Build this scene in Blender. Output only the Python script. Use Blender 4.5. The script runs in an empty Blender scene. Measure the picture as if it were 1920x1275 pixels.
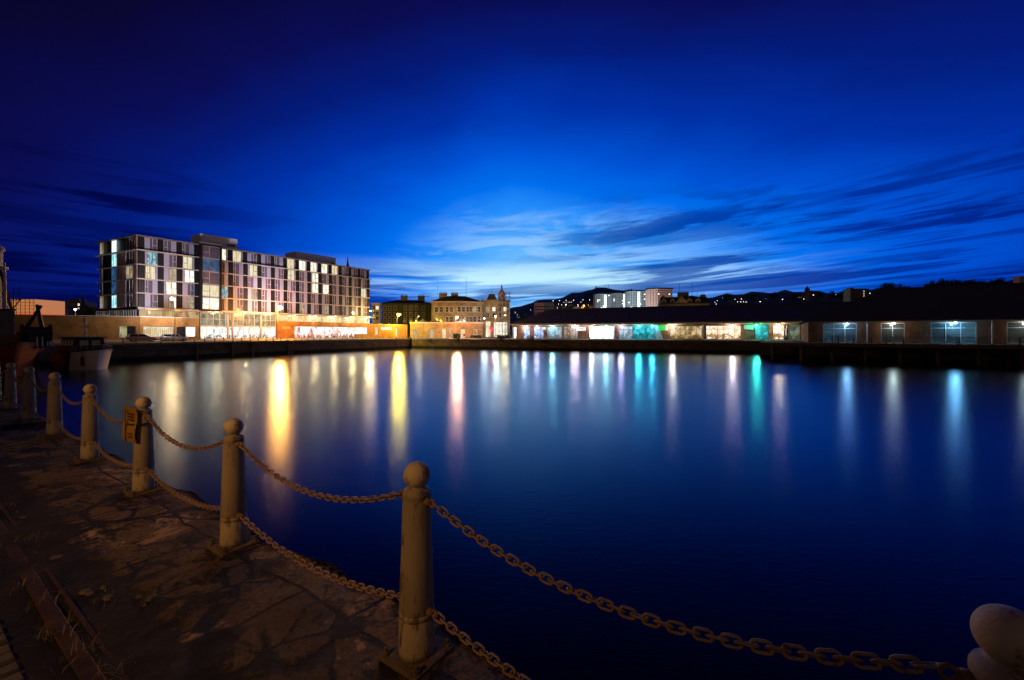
import bpy, math, random
import numpy as np
from mathutils import Vector
random.seed(7)
sc = bpy.context.scene
col = sc.collection
F, CX, HY, EYE = 800.0, 960.0, 626.0, 1.6      # focal length in photo pixels, centre column, horizon row, eye height

# ------------------------------------------------------------------ camera
cam = bpy.data.cameras.new('camera')
cam.sensor_width = 36.0
cam.lens = 36.0 * F / 1920.0
cam.shift_y = -(637.5 - HY) / 1920.0
cam.clip_start, cam.clip_end = 0.05, 9000
camo = bpy.data.objects.new('camera', cam)
col.objects.link(camo)
camo.location = (0, 0, EYE)
camo.rotation_euler = (math.radians(90), 0, 0)
sc.camera = camo

# ------------------------------------------------------------------ render look
sc.view_settings.view_transform = 'Standard'
sc.view_settings.look = 'None'
sc.view_settings.exposure = 0.0
sc.view_settings.gamma = 1.0
sc.render.engine = 'CYCLES'
sc.cycles.use_denoising = True
try:
    sc.cycles.denoiser = 'OPENIMAGEDENOISE'
except Exception:
    pass
sc.cycles.max_bounces = 5
sc.cycles.diffuse_bounces = 2
sc.cycles.glossy_bounces = 3
sc.cycles.sample_clamp_indirect = 6.0
sc.cycles.use_light_tree = True

# ------------------------------------------------------------------ node helpers
class G:
    """tiny expression builder on a node tree"""
    def __init__(s, nt): s.nt = nt
    def n(s, t, **k):
        nd = s.nt.nodes.new(t)
        for a, b in k.items(): setattr(nd, a, b)
        return nd
    def put(s, sock, v):
        if hasattr(v, 'is_output'): s.nt.links.new(v, sock)
        elif v is not None: sock.default_value = v
    def m(s, op, a, b=None, c=None, clamp=False):
        nd = s.n('ShaderNodeMath', operation=op); nd.use_clamp = clamp
        for i, v in enumerate((a, b, c)):
            if v is not None: s.put(nd.inputs[i], v)
        return nd.outputs[0]
    def vec(s, x, y, z):
        nd = s.n('ShaderNodeCombineXYZ')
        for i, v in enumerate((x, y, z)): s.put(nd.inputs[i], v)
        return nd.outputs[0]
    def sep(s, v):
        nd = s.n('ShaderNodeSeparateXYZ'); s.put(nd.inputs[0], v); return nd.outputs
    def noise(s, v, scale, detail=3, rough=.5, dist=0):
        nd = s.n('ShaderNodeTexNoise'); s.put(nd.inputs['Vector'], v)
        nd.inputs['Scale'].default_value = scale; nd.inputs['Detail'].default_value = detail
        nd.inputs['Roughness'].default_value = rough; nd.inputs['Distortion'].default_value = dist
        return nd.outputs[0]
    def ramp(s, f, stops, interp='LINEAR'):
        nd = s.n('ShaderNodeValToRGB'); s.put(nd.inputs[0], f); cr = nd.color_ramp; cr.interpolation = interp
        while len(cr.elements) < len(stops): cr.elements.new(.5)
        for e, (p, c) in zip(cr.elements, stops):
            e.position = p; e.color = (*c, 1) if hasattr(c, '__len__') else (c, c, c, 1)
        return nd.outputs[0]
    def mix(s, f, a, b, t='MIX'):
        nd = s.n('ShaderNodeMix', data_type='RGBA', blend_type=t); s.put(nd.inputs[0], f)
        for i, v in ((6, a), (7, b)):
            s.put(nd.inputs[i], (*v, 1) if isinstance(v, tuple) and len(v) == 3 else v)
        return nd.outputs[2]
    def mapr(s, v, a, b, c=0., d=1., smooth=True):
        nd = s.n('ShaderNodeMapRange'); nd.interpolation_type = 'SMOOTHSTEP' if smooth else 'LINEAR'
        for i, q in enumerate((v, a, b, c, d)): s.put(nd.inputs[i], q)
        return nd.outputs[0]

# ------------------------------------------------------------------ world: blue hour sky with cirrus streaks
W = bpy.data.worlds.new('World'); sc.world = W; W.use_nodes = True
W.node_tree.nodes.clear()
g = G(W.node_tree)
d = g.n('ShaderNodeTexCoord').outputs['Generated']
x, y, z = g.sep(d)
el = g.m('MULTIPLY', g.m('ARCSINE', z), 57.2958)
az = g.m('MULTIPLY', g.m('ARCTAN2', x, y), 57.2958)
def power_norm(ca, ka, ce):
    a = g.m('POWER', g.m('MAXIMUM', g.m('MULTIPLY', g.m('SUBTRACT', az, ca), 1 / ka), g.m('MULTIPLY', g.m('SUBTRACT', ca, az), 1 / 1.75)), 1.5)
    e = g.m('POWER', g.m('ABSOLUTE', g.m('SUBTRACT', el, ce)), 1.5)
    return g.m('POWER', g.m('ADD', a, e), .6667)
q = power_norm(1.0, 3.0, 8.0)
q2 = g.m('ADD', q, g.m('MULTIPLY', g.m('SUBTRACT', g.noise(g.vec(g.m('MULTIPLY', az, .05), g.m('MULTIPLY', el, .12), 3.3), 1.0, 4, .55, .4), .5), 5.0))
base = g.ramp(g.m('DIVIDE', q2, 44.0), [
    (0.0, (.20, .56, 1.0)), (.10, (.09, .42, 1.0)), (.18, (.02, .28, .97)), (.25, (.0, .16, .85)), (.34, (.0, .085, .66)),
    (.46, (.0, .030, .38)), (.58, (.001, .011, .19)), (.70, (.003, .004, .085)), (.84, (.003, .002, .030)), (1.0, (.001, .001, .010))])
# cirrus streaks: long thin layers, squeezed towards the horizon, slightly tilted
tilt = g.m('ADD', g.m('MULTIPLY', g.m('MAXIMUM', az, -12.0), .055), .6)
et = g.m('MAXIMUM', g.m('SUBTRACT', el, tilt), -1.2)
lv = g.m('MULTIPLY', g.m('LOGARITHM', g.m('ADD', et, 3.0), 2.71828), 4.2)
w1 = g.noise(g.vec(g.m('MULTIPLY', az, .034), g.m('MULTIPLY', lv, 1.1), 1.7), 1.0, 9, .58, .32)
m1 = g.mapr(w1, .50, .585)
w2 = g.noise(g.vec(g.m('MULTIPLY', az, .060), g.m('MULTIPLY', lv, 2.7), 9.4), 1.0, 8, .60, .45)
m2 = g.mapr(w2, .49, .60)
reg = g.noise(g.vec(g.m('MULTIPLY', az, .030), g.m('MULTIPLY', el, .10), 5.5), 1.0, 3)
side = g.m('MAXIMUM', g.mapr(az, 2.0, 16.0), g.m('MAXIMUM', g.mapr(az, -30.0, -42.0), g.mapr(el, 9.0, 5.0)))
lowm = g.m('MULTIPLY', g.mapr(el, 19.0, 13.0), g.mapr(el, -2.0, 1.0))
cl = g.m('MULTIPLY', g.m('MULTIPLY', m1, lowm), g.m('ADD', .25, g.m('MULTIPLY', side, .75)))
cl = g.m('MAXIMUM', cl, g.m('MULTIPLY', g.m('MULTIPLY', g.m('MULTIPLY', m2, lowm), side), .6))
c = g.mix(g.m('MULTIPLY', cl, .90), base, g.mix(1.0, base, (.03, .20, .40), 'MULTIPLY'))
# thin pale veil lit by the afterglow, torn into wisps
w4 = g.noise(g.vec(g.m('MULTIPLY', az, .060), g.m('MULTIPLY', lv, 1.3), 21.0), 1.0, 9, .62, .7)
veil = g.m('MULTIPLY', g.mapr(w4, .42, .58), g.mapr(q, 12.0, 2.0))
c = g.mix(g.m('MULTIPLY', g.m('MULTIPLY', veil, g.m('SUBTRACT', 1.0, g.m('MULTIPLY', cl, .8))), .8), c, (.33, .60, 1.0))
w5 = g.noise(g.vec(g.m('MULTIPLY', az, .05), g.m('MULTIPLY', lv, 1.6), 31.0), 1.0, 7, .55, .5)
gl_ = g.m('MULTIPLY', g.m('MULTIPLY', g.mapr(g.m('ABSOLUTE', g.m('SUBTRACT', el, 7.0)), 3.2, .3), g.mapr(g.m('ABSOLUTE', g.m('SUBTRACT', az, 4.0)), 38.0, 6.0)), g.mapr(w5, .38, .52))
c = g.mix(g.m('MULTIPLY', g.m('MULTIPLY', gl_, g.m('SUBTRACT', 1.0, g.m('MULTIPLY', cl, .85))), .9), c, (.58, .92, 1.05))
# faint warm town glow in the sky behind the photographer
back = g.m('MULTIPLY', g.mapr(y, .15, -.5), g.mapr(el, 75.0, 5.0))
c = g.mix(g.m('MULTIPLY', back, 1.0), c, (.080, .054, .048))
c = g.mix(g.mapr(el, -6.0, -1.0), (.002, .003, .006), c)
bg = g.n('ShaderNodeBackground'); g.put(bg.inputs[0], c); bg.inputs[1].default_value = 1.0
wo = g.n('ShaderNodeOutputWorld'); W.node_tree.links.new(bg.outputs[0], wo.inputs[0])

# ------------------------------------------------------------------ materials
MATS = {}
def mat(name, colr, rough=.7, metal=0., var=.25, scale=3.0, bump=.0, bscale=30., c2=None, c2w=.5, spec=.3, stretch=(1, 1, 1)):
    if name in MATS: return MATS[name]
    M = bpy.data.materials.new(name); M.use_nodes = True; nt = M.node_tree; nt.nodes.clear(); g = G(nt)
    co = g.n('ShaderNodeTexCoord').outputs['Object']
    mp = g.n('ShaderNodeMapping'); g.put(mp.inputs[0], co); mp.inputs['Scale'].default_value = stretch; co = mp.outputs[0]
    n1 = g.noise(co, scale, 6, .62, .3)
    lo = tuple(max(0, k * (1 - var)) for k in colr); hi = tuple(min(1, k * (1 + var)) for k in colr)
    cc = g.mix(n1, lo, hi)
    if c2 is not None:
        n2 = g.noise(co, scale * 1.9, 7, .68, .6)
        cc = g.mix(g.mapr(n2, c2w, c2w + .14), cc, c2)
    b = g.n('ShaderNodeBsdfPrincipled'); g.put(b.inputs['Base Color'], cc)
    b.inputs['Roughness'].default_value = rough; b.inputs['Metallic'].default_value = metal
    b.inputs['Specular IOR Level'].default_value = spec
    if bump:
        bp = g.n('ShaderNodeBump'); bp.inputs['Strength'].default_value = bump; bp.inputs['Distance'].default_value = .02
        g.put(bp.inputs['Height'], g.noise(co, bscale, 5, .65)); nt.links.new(bp.outputs[0], b.inputs['Normal'])
    o = g.n('ShaderNodeOutputMaterial'); nt.links.new(b.outputs[0], o.inputs[0])
    MATS[name] = M; return M

def brick(name, c1, c2, mortar, bw, bh, rough=.85, squash=1., rot=0.0, msize=.015, bumpd=.01, dirt=None):
    """masonry; u runs along the wall (rot = its heading), v is height"""
    if name in MATS: return MATS[name]
    M = bpy.data.materials.new(name); M.use_nodes = True; nt = M.node_tree; nt.nodes.clear(); g = G(nt)
    x, y, z = g.sep(g.n('ShaderNodeNewGeometry').outputs['Position'])
    uu = g.m('ADD', g.m('MULTIPLY', x, math.cos(rot)), g.m('MULTIPLY', y, math.sin(rot)))
    vv = g.vec(uu, z, 0)
    bt = g.n('ShaderNodeTexBrick'); g.put(bt.inputs['Vector'], vv)
    bt.inputs['Scale'].default_value = 1.0; bt.inputs['Brick Width'].default_value = bw; bt.inputs['Row Height'].default_value = bh
    bt.inputs['Mortar Size'].default_value = msize; bt.inputs['Color1'].default_value = (*c1, 1); bt.inputs['Color2'].default_value = (*c2, 1)
    bt.inputs['Mortar'].default_value = (*mortar, 1)
    n1 = g.noise(g.vec(x, y, z), .45, 6, .6)
    n3 = g.noise(g.vec(x, y, z), 4.0, 5, .6)
    cc = g.mix(1.0, bt.outputs[0], g.ramp(n1, [(.25, .45), (.75, 1.35)]), 'MULTIPLY')
    cc = g.mix(1.0, cc, g.ramp(n3, [(.2, .7), (.8, 1.25)]), 'MULTIPLY')
    if dirt: cc = g.mix(g.mapr(z, dirt[0], dirt[1]), cc, dirt[2])
    b = g.n('ShaderNodeBsdfPrincipled'); g.put(b.inputs['Base Color'], cc); b.inputs['Roughness'].default_value = rough
    b.inputs['Specular IOR Level'].default_value = .2
    bp = g.n('ShaderNodeBump'); bp.inputs['Strength'].default_value = .6; bp.inputs['Distance'].default_value = bumpd
    g.put(bp.inputs['Height'], g.m('ADD', g.m('MULTIPLY', bt.outputs[1], -1.0), g.m('MULTIPLY', n3, .7)))
    nt.links.new(bp.outputs[0], b.inputs['Normal'])
    o = g.n('ShaderNodeOutputMaterial'); nt.links.new(b.outputs[0], o.inputs[0])
    MATS[name] = M; return M

def emis(name, colr, strength, pattern=None, cols=None, scale=1.0):
    """something that gives off light; pattern: blotchy interior seen through glass"""
    if name in MATS: return MATS[name]
    M = bpy.data.materials.new(name); M.use_nodes = True; nt = M.node_tree; nt.nodes.clear(); g = G(nt)
    cc = None
    b = g.n('ShaderNodeBsdfPrincipled'); b.inputs['Base Color'].default_value = (.05, .05, .05, 1)
    b.inputs['Roughness'].default_value = .15
    if pattern:
        x, y, z = g.sep(g.n('ShaderNodeNewGeometry').outputs['Position'])
        h = g.m('ADD', g.m('MULTIPLY', x, .8), g.m('MULTIPLY', y, .55))
        vz = g.vec(g.m('MULTIPLY', h, scale * 1.5), g.m('MULTIPLY', z, scale * .65), 0)
        vo = g.n('ShaderNodeTexVoronoi'); vo.distance = 'CHEBYCHEV'; g.put(vo.inputs['Vector'], vz); vo.inputs['Scale'].default_value = 1.3
        rnd = g.sep(vo.outputs['Color'])[0]
        nn = g.noise(vz, 1.7, 5, .6)
        cols = cols or [colr, colr, colr]
        fine = g.noise(g.vec(g.m('MULTIPLY', h, 2.6), g.m('MULTIPLY', z, 3.5), 5.0), 1.0, 4, .7)
        furn = g.m('MULTIPLY', g.mapr(z, 1.9, .9), g.mapr(fine, .42, .56)) if pattern == 'room' else 0.0
        k = g.m('SUBTRACT', g.m('ADD', g.m('ADD', g.m('MULTIPLY', rnd, .42), g.m('MULTIPLY', nn, .35)), g.m('MULTIPLY', fine, .28)), g.m('MULTIPLY', furn, .35))
        cc = g.ramp(k, [(.22 + .56 * i / (len(cols) - 1), cc_) for i, cc_ in enumerate(cols)])
        g.put(b.inputs['Emission Color'], cc)
        if pattern == 'curtain':
            wv = g.m('SINE', g.m('MULTIPLY', h, 22.0))
            g.put(b.inputs['Emission Strength'], g.m('MULTIPLY', g.m('ADD', 1.0, g.m('MULTIPLY', wv, .18)), strength))
        else:
            b.inputs['Emission Strength'].default_value = strength
    else:
        b.inputs['Emission Color'].default_value = (*colr, 1); b.inputs['Emission Strength'].default_value = strength
    o = g.n('ShaderNodeOutputMaterial'); nt.links.new(b.outputs[0], o.inputs[0])
    MATS[name] = M; return M

# ------------------------------------------------------------------ mesh helpers
ORG = {}
def tag(o, label=None, cat=None, group=None, kind=None):
    if label: o['label'] = label
    if cat: o['category'] = cat
    if group: o['group'] = group
    if kind: o['kind'] = kind
    return o
def thing(name, loc, label, cat, group=None):
    o = bpy.data.objects.new(name, None); col.objects.link(o); o.location = loc; o.empty_display_size = .2
    ORG[o.name] = Vector(loc); return tag(o, label, cat, group)
class MB:
    def __init__(s): s.v = []; s.f = []
    def add(s, vs, fs):
        b = len(s.v); s.v += [tuple(p) for p in vs]; s.f += [tuple(i + b for i in f) for f in fs]; return s
    def hexa(s, p):   # 8 corners: bottom 4 ccw, top 4 ccw
        return s.add(p, [(3, 2, 1, 0), (4, 5, 6, 7), (0, 1, 5, 4), (1, 2, 6, 5), (2, 3, 7, 6), (3, 0, 4, 7)])
    def box(s, x0, x1, y0, y1, z0, z1):
        return s.hexa([(x0, y0, z0), (x1, y0, z0), (x1, y1, z0), (x0, y1, z0), (x0, y0, z1), (x1, y0, z1), (x1, y1, z1), (x0, y1, z1)])
    def prism(s, poly, z0, z1):
        n = len(poly); vs = [(a, b, z0) for a, b in poly] + [(a, b, z1) for a, b in poly]
        return s.add(vs, [tuple(range(n))[::-1], tuple(range(n, 2 * n))] + [(i, (i + 1) % n, n + (i + 1) % n, n + i) for i in range(n)])
    def tube(s, pts, r, n=8, closed=False):
        pts = [Vector(p) for p in pts]; m = len(pts); rings = []
        rr = r if hasattr(r, '__len__') else [r] * m
        for i, p in enumerate(pts):
            a = pts[(i - 1) % m] if (closed or i > 0) else p
            b = pts[(i + 1) % m] if (closed or i < m - 1) else p
            t = (b - a).normalized()
            up = Vector((0, 0, 1)) if abs(t.z) < .9 else Vector((1, 0, 0))
            if i == 0: e1 = t.cross(up).normalized()
            else:
                e1 = (e1 - t * e1.dot(t))
                e1 = e1.normalized() if e1.length > 1e-6 else t.cross(up).normalized()
            e2 = t.cross(e1)
            rings.append([p + (e1 * math.cos(2 * math.pi * k / n) + e2 * math.sin(2 * math.pi * k / n)) * rr[i] for k in range(n)])
        vs = [q for rg in rings for q in rg]; fs = []
        for i in range(m if closed else m - 1):
            j = (i + 1) % m
            for k in range(n): fs.append((i * n + k, i * n + (k + 1) % n, j * n + (k + 1) % n, j * n + k))
        if not closed: fs += [tuple(range(n))[::-1], tuple(range((m - 1) * n, m * n))]
        return s.add(vs, fs)
    def lathe(s, prof, n=24, c=(0, 0, 0)):
        vs = []; fs = []
        for r, z in prof:
            for k in range(n):
                a = 2 * math.pi * k / n; vs.append((c[0] + r * math.cos(a), c[1] + r * math.sin(a), c[2] + z))
        for i in range(len(prof) - 1):
            for k in range(n): fs.append((i * n + k, i * n + (k + 1) % n, (i + 1) * n + (k + 1) % n, (i + 1) * n + k))
        fs += [tuple(range(n))[::-1], tuple(range((len(prof) - 1) * n, len(prof) * n))]
        return s.add(vs, fs)
    def build(s, name, m, parent=None, smooth=False, bevel=0, origin=None):
        me = bpy.data.meshes.new(name); o = bpy.data.objects.new(name, me)
        org = Vector((0, 0, 0))
        if parent is not None: org = ORG[parent.name]; o.parent = parent; ORG[o.name] = org
        elif origin is not None: org = Vector(origin); o.location = org; ORG[o.name] = org
        else: ORG[o.name] = org
        me.from_pydata([(a - org.x, b - org.y, c - org.z) for a, b, c in s.v], [], s.f)
        me.materials.append(m); me.update()
        if smooth:
            for p in me.polygons: p.use_smooth = True
        col.objects.link(o)
        if bevel:
            bv = o.modifiers.new('bevel', 'BEVEL'); bv.width = bevel; bv.segments = 2; bv.limit_method = 'ANGLE'
        ORG[o.name] = org
        return o
class Fr:
    """a facade frame: s metres along it, d metres out of it, z up"""
    def __init__(s, O, u, side=1):
        s.O = Vector((O[0], O[1])); s.u = Vector(u).normalized(); s.n = Vector((s.u.y, -s.u.x)) * side
    def p(s, a, d, z):
        q = s.O + s.u * a + s.n * d; return (q.x, q.y, z)
    def s(s, px):
        r = (px - CX) / F; return (r * s.O.y - s.O.x) / (s.u.x - r * s.u.y)
    def z(s, a, py):
        return EYE + (HY - py) * (s.O.y + s.u.y * a) / F
    def box(s, mb, a0, a1, d0, d1, z0, z1):
        mb.hexa([s.p(a0, d0, z0), s.p(a1, d0, z0), s.p(a1, d1, z0), s.p(a0, d1, z0), s.p(a0, d0, z1), s.p(a1, d0, z1), s.p(a1, d1, z1), s.p(a0, d1, z1)]); return mb
def pt(px, Z, z=0.0): return (((px - CX) / F) * Z, Z, z)
def zz_(py, Z): return EYE + (HY - py) * Z / F
def copy_tree(o, parent=None):
    c = o.copy(); col.objects.link(c); c.parent = parent
    for ch in o.children: copy_tree(ch, c)
    return c
def light(name, loc, colr, power, radius=.15, parent=None):
    L = bpy.data.lights.new(name, 'POINT'); L.color = colr; L.energy = power; L.shadow_soft_size = radius
    o = bpy.data.objects.new(name, L); col.objects.link(o)
    if parent is not None: o.parent = parent; o.location = Vector(loc) - ORG[parent.name]
    else: o.location = loc
    return o

SODIUM = (1.0, .50, .13); YEL = (1.0, .64, .035); WHITE = (.85, .95, 1.0); WARM = (1.0, .80, .55); CYAN = (.15, .85, 1.0)
WZ = -3.1                       # water level

# ================================================================== SETTING
# lines of the dock (measured): west quay of the basin, north quay, near quay
Q1 = Fr((-67.6, 73.0), (.407, .914), 1)        # n points to the water
Q2 = Fr((-34.9, 146.6), (.913, -.408), 1)
K1 = (Q1.p(-62, 0, 0)); KC = (-34.9, 146.6, 0)
HF = Fr((-78.2, 89.0), (.549, .836), 1)        # hotel front
WF = Fr((0.0, 142.0), (.913, -.408), 1)        # first warehouse front
W2 = Fr((55.8, 79.3), (.848, -.53), 1)         # second warehouse front
NR = Fr((-.475, 2.13), (-.829, .559), 1)      # near bollard row; n points to the water
assert NR.n.y > 0 and Q1.n.x > 0 and Q2.n.y < 0

# water
mw = bpy.data.materials.new('dock_water'); mw.use_nodes = True; nt = mw.node_tree; nt.nodes.clear(); g = G(nt)
x, y, z = g.sep(g.n('ShaderNodeNewGeometry').outputs['Position'])
p2 = g.vec(x, g.m('MULTIPLY', y, 1.0), 0)
h = g.m('ADD', g.m('MULTIPLY', g.noise(g.vec(g.m('MULTIPLY', x, .45), y, 0), 6.0, 4, .62, .3), .9), g.m('MULTIPLY', g.noise(g.vec(g.m('MULTIPLY', x, .5), y, 3.0), 24.0, 3, .6, .2), .30))
bp = g.n('ShaderNodeBump'); bp.inputs['Strength'].default_value = 1.0; bp.inputs['Distance'].default_value = .0045
g.put(bp.inputs['Height'], h)
fres = g.n('ShaderNodeFresnel'); fres.inputs['IOR'].default_value = 1.29; nt.links.new(bp.outputs[0], fres.inputs['Normal'])
gl = g.n('ShaderNodeBsdfAnisotropic'); gl.distribution = 'BECKMANN'; gl.inputs['Color'].default_value = (.74, .88, 1, 1); gl.inputs['Roughness'].default_value = .245
nt.links.new(bp.outputs[0], gl.inputs['Normal'])
df = g.n('ShaderNodeBsdfDiffuse'); df.inputs['Color'].default_value = (.001, .0025, .006, 1)
mxs = g.n('ShaderNodeMixShader'); nt.links.new(fres.outputs[0], mxs.inputs[0]); nt.links.new(df.outputs[0], mxs.inputs[1]); nt.links.new(gl.outputs[0], mxs.inputs[2])
o = g.n('ShaderNodeOutputMaterial'); nt.links.new(mxs.outputs[0], o.inputs[0])
mb = MB(); mb.add([(-400, -60, WZ), (500, -60, WZ), (500, 400, WZ), (-400, 400, WZ)], [(0, 1, 2, 3)])
tag(mb.build('water', mw), kind='structure')

asphalt = mat('asphalt', (.055, .055, .055), .9, var=.3, scale=.8, bump=.3)
paving = mat('concrete_paving', (.30, .28, .26), .85, var=.25, scale=.7, bump=.2)
earth = mat('earth', (.045, .05, .035), .95, var=.4, scale=.02)
WALLDIRT = (-2.2, -2.75, (.012, .014, .010))
stonewall = brick('quay_masonry', (.13, .105, .08), (.085, .07, .055), (.04, .035, .03), 1.1, .42, rot=math.atan2(.914, .407), msize=.03, bumpd=.04, dirt=WALLDIRT)
stonewall2 = brick('quay_masonry_north', (.13, .105, .08), (.085, .07, .055), (.04, .035, .03), 1.1, .42, rot=math.atan2(-.408, .913), msize=.03, bumpd=.04, dirt=WALLDIRT)

# land west of the basin: quay edge 0 m, rising to the hotel forecourt
def strip(fr, rows, a0, a1, name, m):
    """rows: list of (d, z)"""
    mb = MB(); n = len(rows)
    vs = [fr.p(a0, d, z) for d, z in rows] + [fr.p(a1, d, z) for d, z in rows]
    mb.add(vs, [(i, i + 1, n + i + 1, n + i) for i in range(n - 1)]); return tag(mb.build(name, m), kind='structure')
LQ = 80.52
strip(Q1, [(-.55, .0), (-3.0, .10), (-5.0, .2)], -62, LQ + 6, 'quayside_road', mat('lit_asphalt', (.16, .15, .14), .85, var=.25, scale=.7, bump=.2))
strip(Q1, [(-5.0, .2), (-9.0, .45), (-420, .45)], -62, LQ + 400, 'hotel_forecourt', paving)
# far ground to the horizon
def hill_h(a, Y):
    """ridge elevation by bearing a=X/Y (photo column) at distance Y"""
    px = 960 + 800 * a
    xs = [-3000, 0, 300, 700, 900, 960, 1000, 1050, 1080, 1100, 1117, 1160, 1200, 1262, 1330, 1380, 1440, 1500, 1560, 1650, 1720, 1760, 1800, 1860, 1920, 2200, 3500]
    ys = [612, 598, 606, 612, 602, 581, 569, 562, 554, 547.5, 545.5, 546.5, 552, 560, 561, 555, 552, 550, 553, 548, 545, 539, 535, 533, 531, 535, 600]
    yy = np.interp(px, xs, ys)
    hr = (HY - yy) / F * 1500 + EYE
    t = min(1, max(0, (Y - 420) / 1080)); t = t * t * (3 - 2 * t)
    wob = 1 + .05 * math.sin(px * .11) * math.sin(Y * .013)
    if Y > 1500: t = 1 - (Y - 1500) / 2500 * .5
    return .05 + hr * t * (wob if Y < 1400 else 1)
mb = MB(); ys_ = [147, 200, 300, 420, 520, 620, 720, 820, 920, 1020, 1120, 1220, 1320, 1420, 1500, 1700, 2400, 4000]
as_ = np.linspace(-2.6, 2.6, 261); na = len(as_)
vs = [(a * Y, Y, hill_h(a, Y)) for Y in ys_ for a in as_]
mb.add(vs, [(j * na + i, j * na + i + 1, (j + 1) * na + i + 1, (j + 1) * na + i) for j in range(len(ys_) - 1) for i in range(na - 1)])
tag(mb.build('hills', earth, smooth=True), kind='structure')
# north quay pavement and the ground under and behind the warehouses
mb = MB()
mb.add([Q2.p(.6, -.55, .0), Q2.p(109, -.55, 0), (150, 60, 0), (420, 147.5, -.0), (-34, 147.5, 0)], [(0, 1, 2, 3, 4)])
tag(mb.build('north_quay_pavement', mat('quay_concrete', (.30, .29, .27), .8, var=.2, scale=.6, bump=.15)), kind='structure')

# quay walls with coping
def quaywall(fr, a0, a1, name, m, label):
    t = thing(name, fr.p((a0 + a1) / 2, 0, WZ), label, 'quay wall')
    mb = MB(); fr.box(mb, a0, a1, -.9, -.05, WZ - 1.0, -.30); mb.build('wall', m, t)
    mb = MB(); a = a0
    while a < a1:
        w = random.uniform(1.1, 1.7); e = min(a + w, a1)
        fr.box(mb, a + .006, e - .006, -.55 - 0, .02 + random.uniform(-.015, .015), -.30, .008 + random.uniform(-.006, .006)); a = e
    mb.build('coping', mat('coping_stone', (.20, .18, .15), .85, var=.3, scale=1.2, bump=.3), t)
    return t
w1 = quaywall(Q1, -62, LQ, 'quay_wall', stonewall, 'dark stone quay wall under the hotel, running away on the left side of the basin')
w2 = quaywall(Q2, .62, 109, 'quay_wall', stonewall2, 'dark stone quay wall with plants below the long warehouse')
# vertical timber fenders, ladders and a waterline step on the walls
rub = mat('fender_timber', (.12, .10, .08), .8)
lad = mat('rusty_steel', (.20, .10, .05), .7, var=.5, scale=5)
for a in (12.5, 19.5, 24.0, 33.0):
    mb = MB(); Q1.box(mb, a, a + .28, .03, .22, WZ - .2, -.5); mb.build('fender', rub, w1)
mb = MB(); Q2.box(mb, 1, 100, -.049, .12, WZ - .5, -1.9); mb.build('lower_ledge', stonewall2, w2)
def ladder(fr, a, par):
    mb = MB()
    for e in (0, .42): fr.box(mb, a + e, a + e + .05, .06, .12, WZ - .3, .0)
    zz = WZ
    while zz < -.1: fr.box(mb, a + .05, a + .42, .075, .105, zz, zz + .04); zz += .3
    mb.build('ladder', lad, par)
ladder(Q1, 33.8, w1); ladder(Q2, 9, w2); ladder(Q2, 30, w2); ladder(Q2, 62, w2)

# ================================================================== NEAR QUAY (foreground)
ms = bpy.data.materials.new('worn_flagstones'); ms.use_nodes = True; nt = ms.node_tree; nt.nodes.clear(); g = G(nt)
x, y, z = g.sep(g.n('ShaderNodeNewGeometry').outputs['Position'])
nu = g.m('ADD', g.m('MULTIPLY', x, -.829), g.m('MULTIPLY', y, .559)); nv = g.m('ADD', g.m('MULTIPLY', x, .559), g.m('MULTIPLY', y, .829))
P = g.vec(nu, nv, 0)
wz = g.noise(P, 1.3, 3); wy = g.noise(g.vec(nv, nu, 4.0), 1.3, 3)
Pd = g.vec(g.m('ADD', nu, g.m('MULTIPLY', g.m('SUBTRACT', wz, .5), .35)), g.m('ADD', nv, g.m('MULTIPLY', g.m('SUBTRACT', wy, .5), .22)), 0)
Pb = g.vec(g.m('ADD', nu, g.m('MULTIPLY', g.m('SUBTRACT', wz, .5), .16)), g.m('ADD', g.m('ADD', nv, .03), g.m('MULTIPLY', g.m('SUBTRACT', wy, .5), .16)), 0)
bs = g.n('ShaderNodeTexBrick'); g.put(bs.inputs['Vector'], Pb); bs.inputs['Scale'].default_value = 1.0; bs.inputs['Brick Width'].default_value = 1.28; bs.inputs['Row Height'].default_value = .74
bs.inputs['Mortar Size'].default_value = .015; bs.inputs['Mortar Smooth'].default_value = .5; bs.offset = .37
bs.inputs['Color1'].default_value = (0, 0, 0, 1); bs.inputs['Color2'].default_value = (1, 1, 1, 1)
vo = g.n('ShaderNodeTexVoronoi'); vo.feature = 'DISTANCE_TO_EDGE'; g.put(vo.inputs['Vector'], Pd); vo.inputs['Scale'].default_value = .9; vo.inputs['Randomness'].default_value = 1.0
crumb = g.noise(P, 5.0, 9, .74, .4)
widen = g.mapr(g.noise(P, .9, 3), .38, .72, .002, .05)
joint = g.mapr(g.m('ADD', vo.outputs['Distance'], g.m('MULTIPLY', g.m('SUBTRACT', crumb, .5), .16)), widen, g.m('ADD', widen, .02), 1., 0.)
blot = g.mapr(g.noise(P, 2.9, 9, .76, .8), .555, .595)
crack = g.m('MULTIPLY', joint, g.mapr(g.noise(g.vec(nu, nv, 12.0), .8, 3), .50, .58))
jb = g.m('MULTIPLY', g.mapr(g.m('ADD', bs.outputs['Fac'], g.m('MULTIPLY', g.m('SUBTRACT', crumb, .5), .9)), .35, .6), g.mapr(g.noise(P, 3.1, 5, .7), .26, .34))
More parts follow.
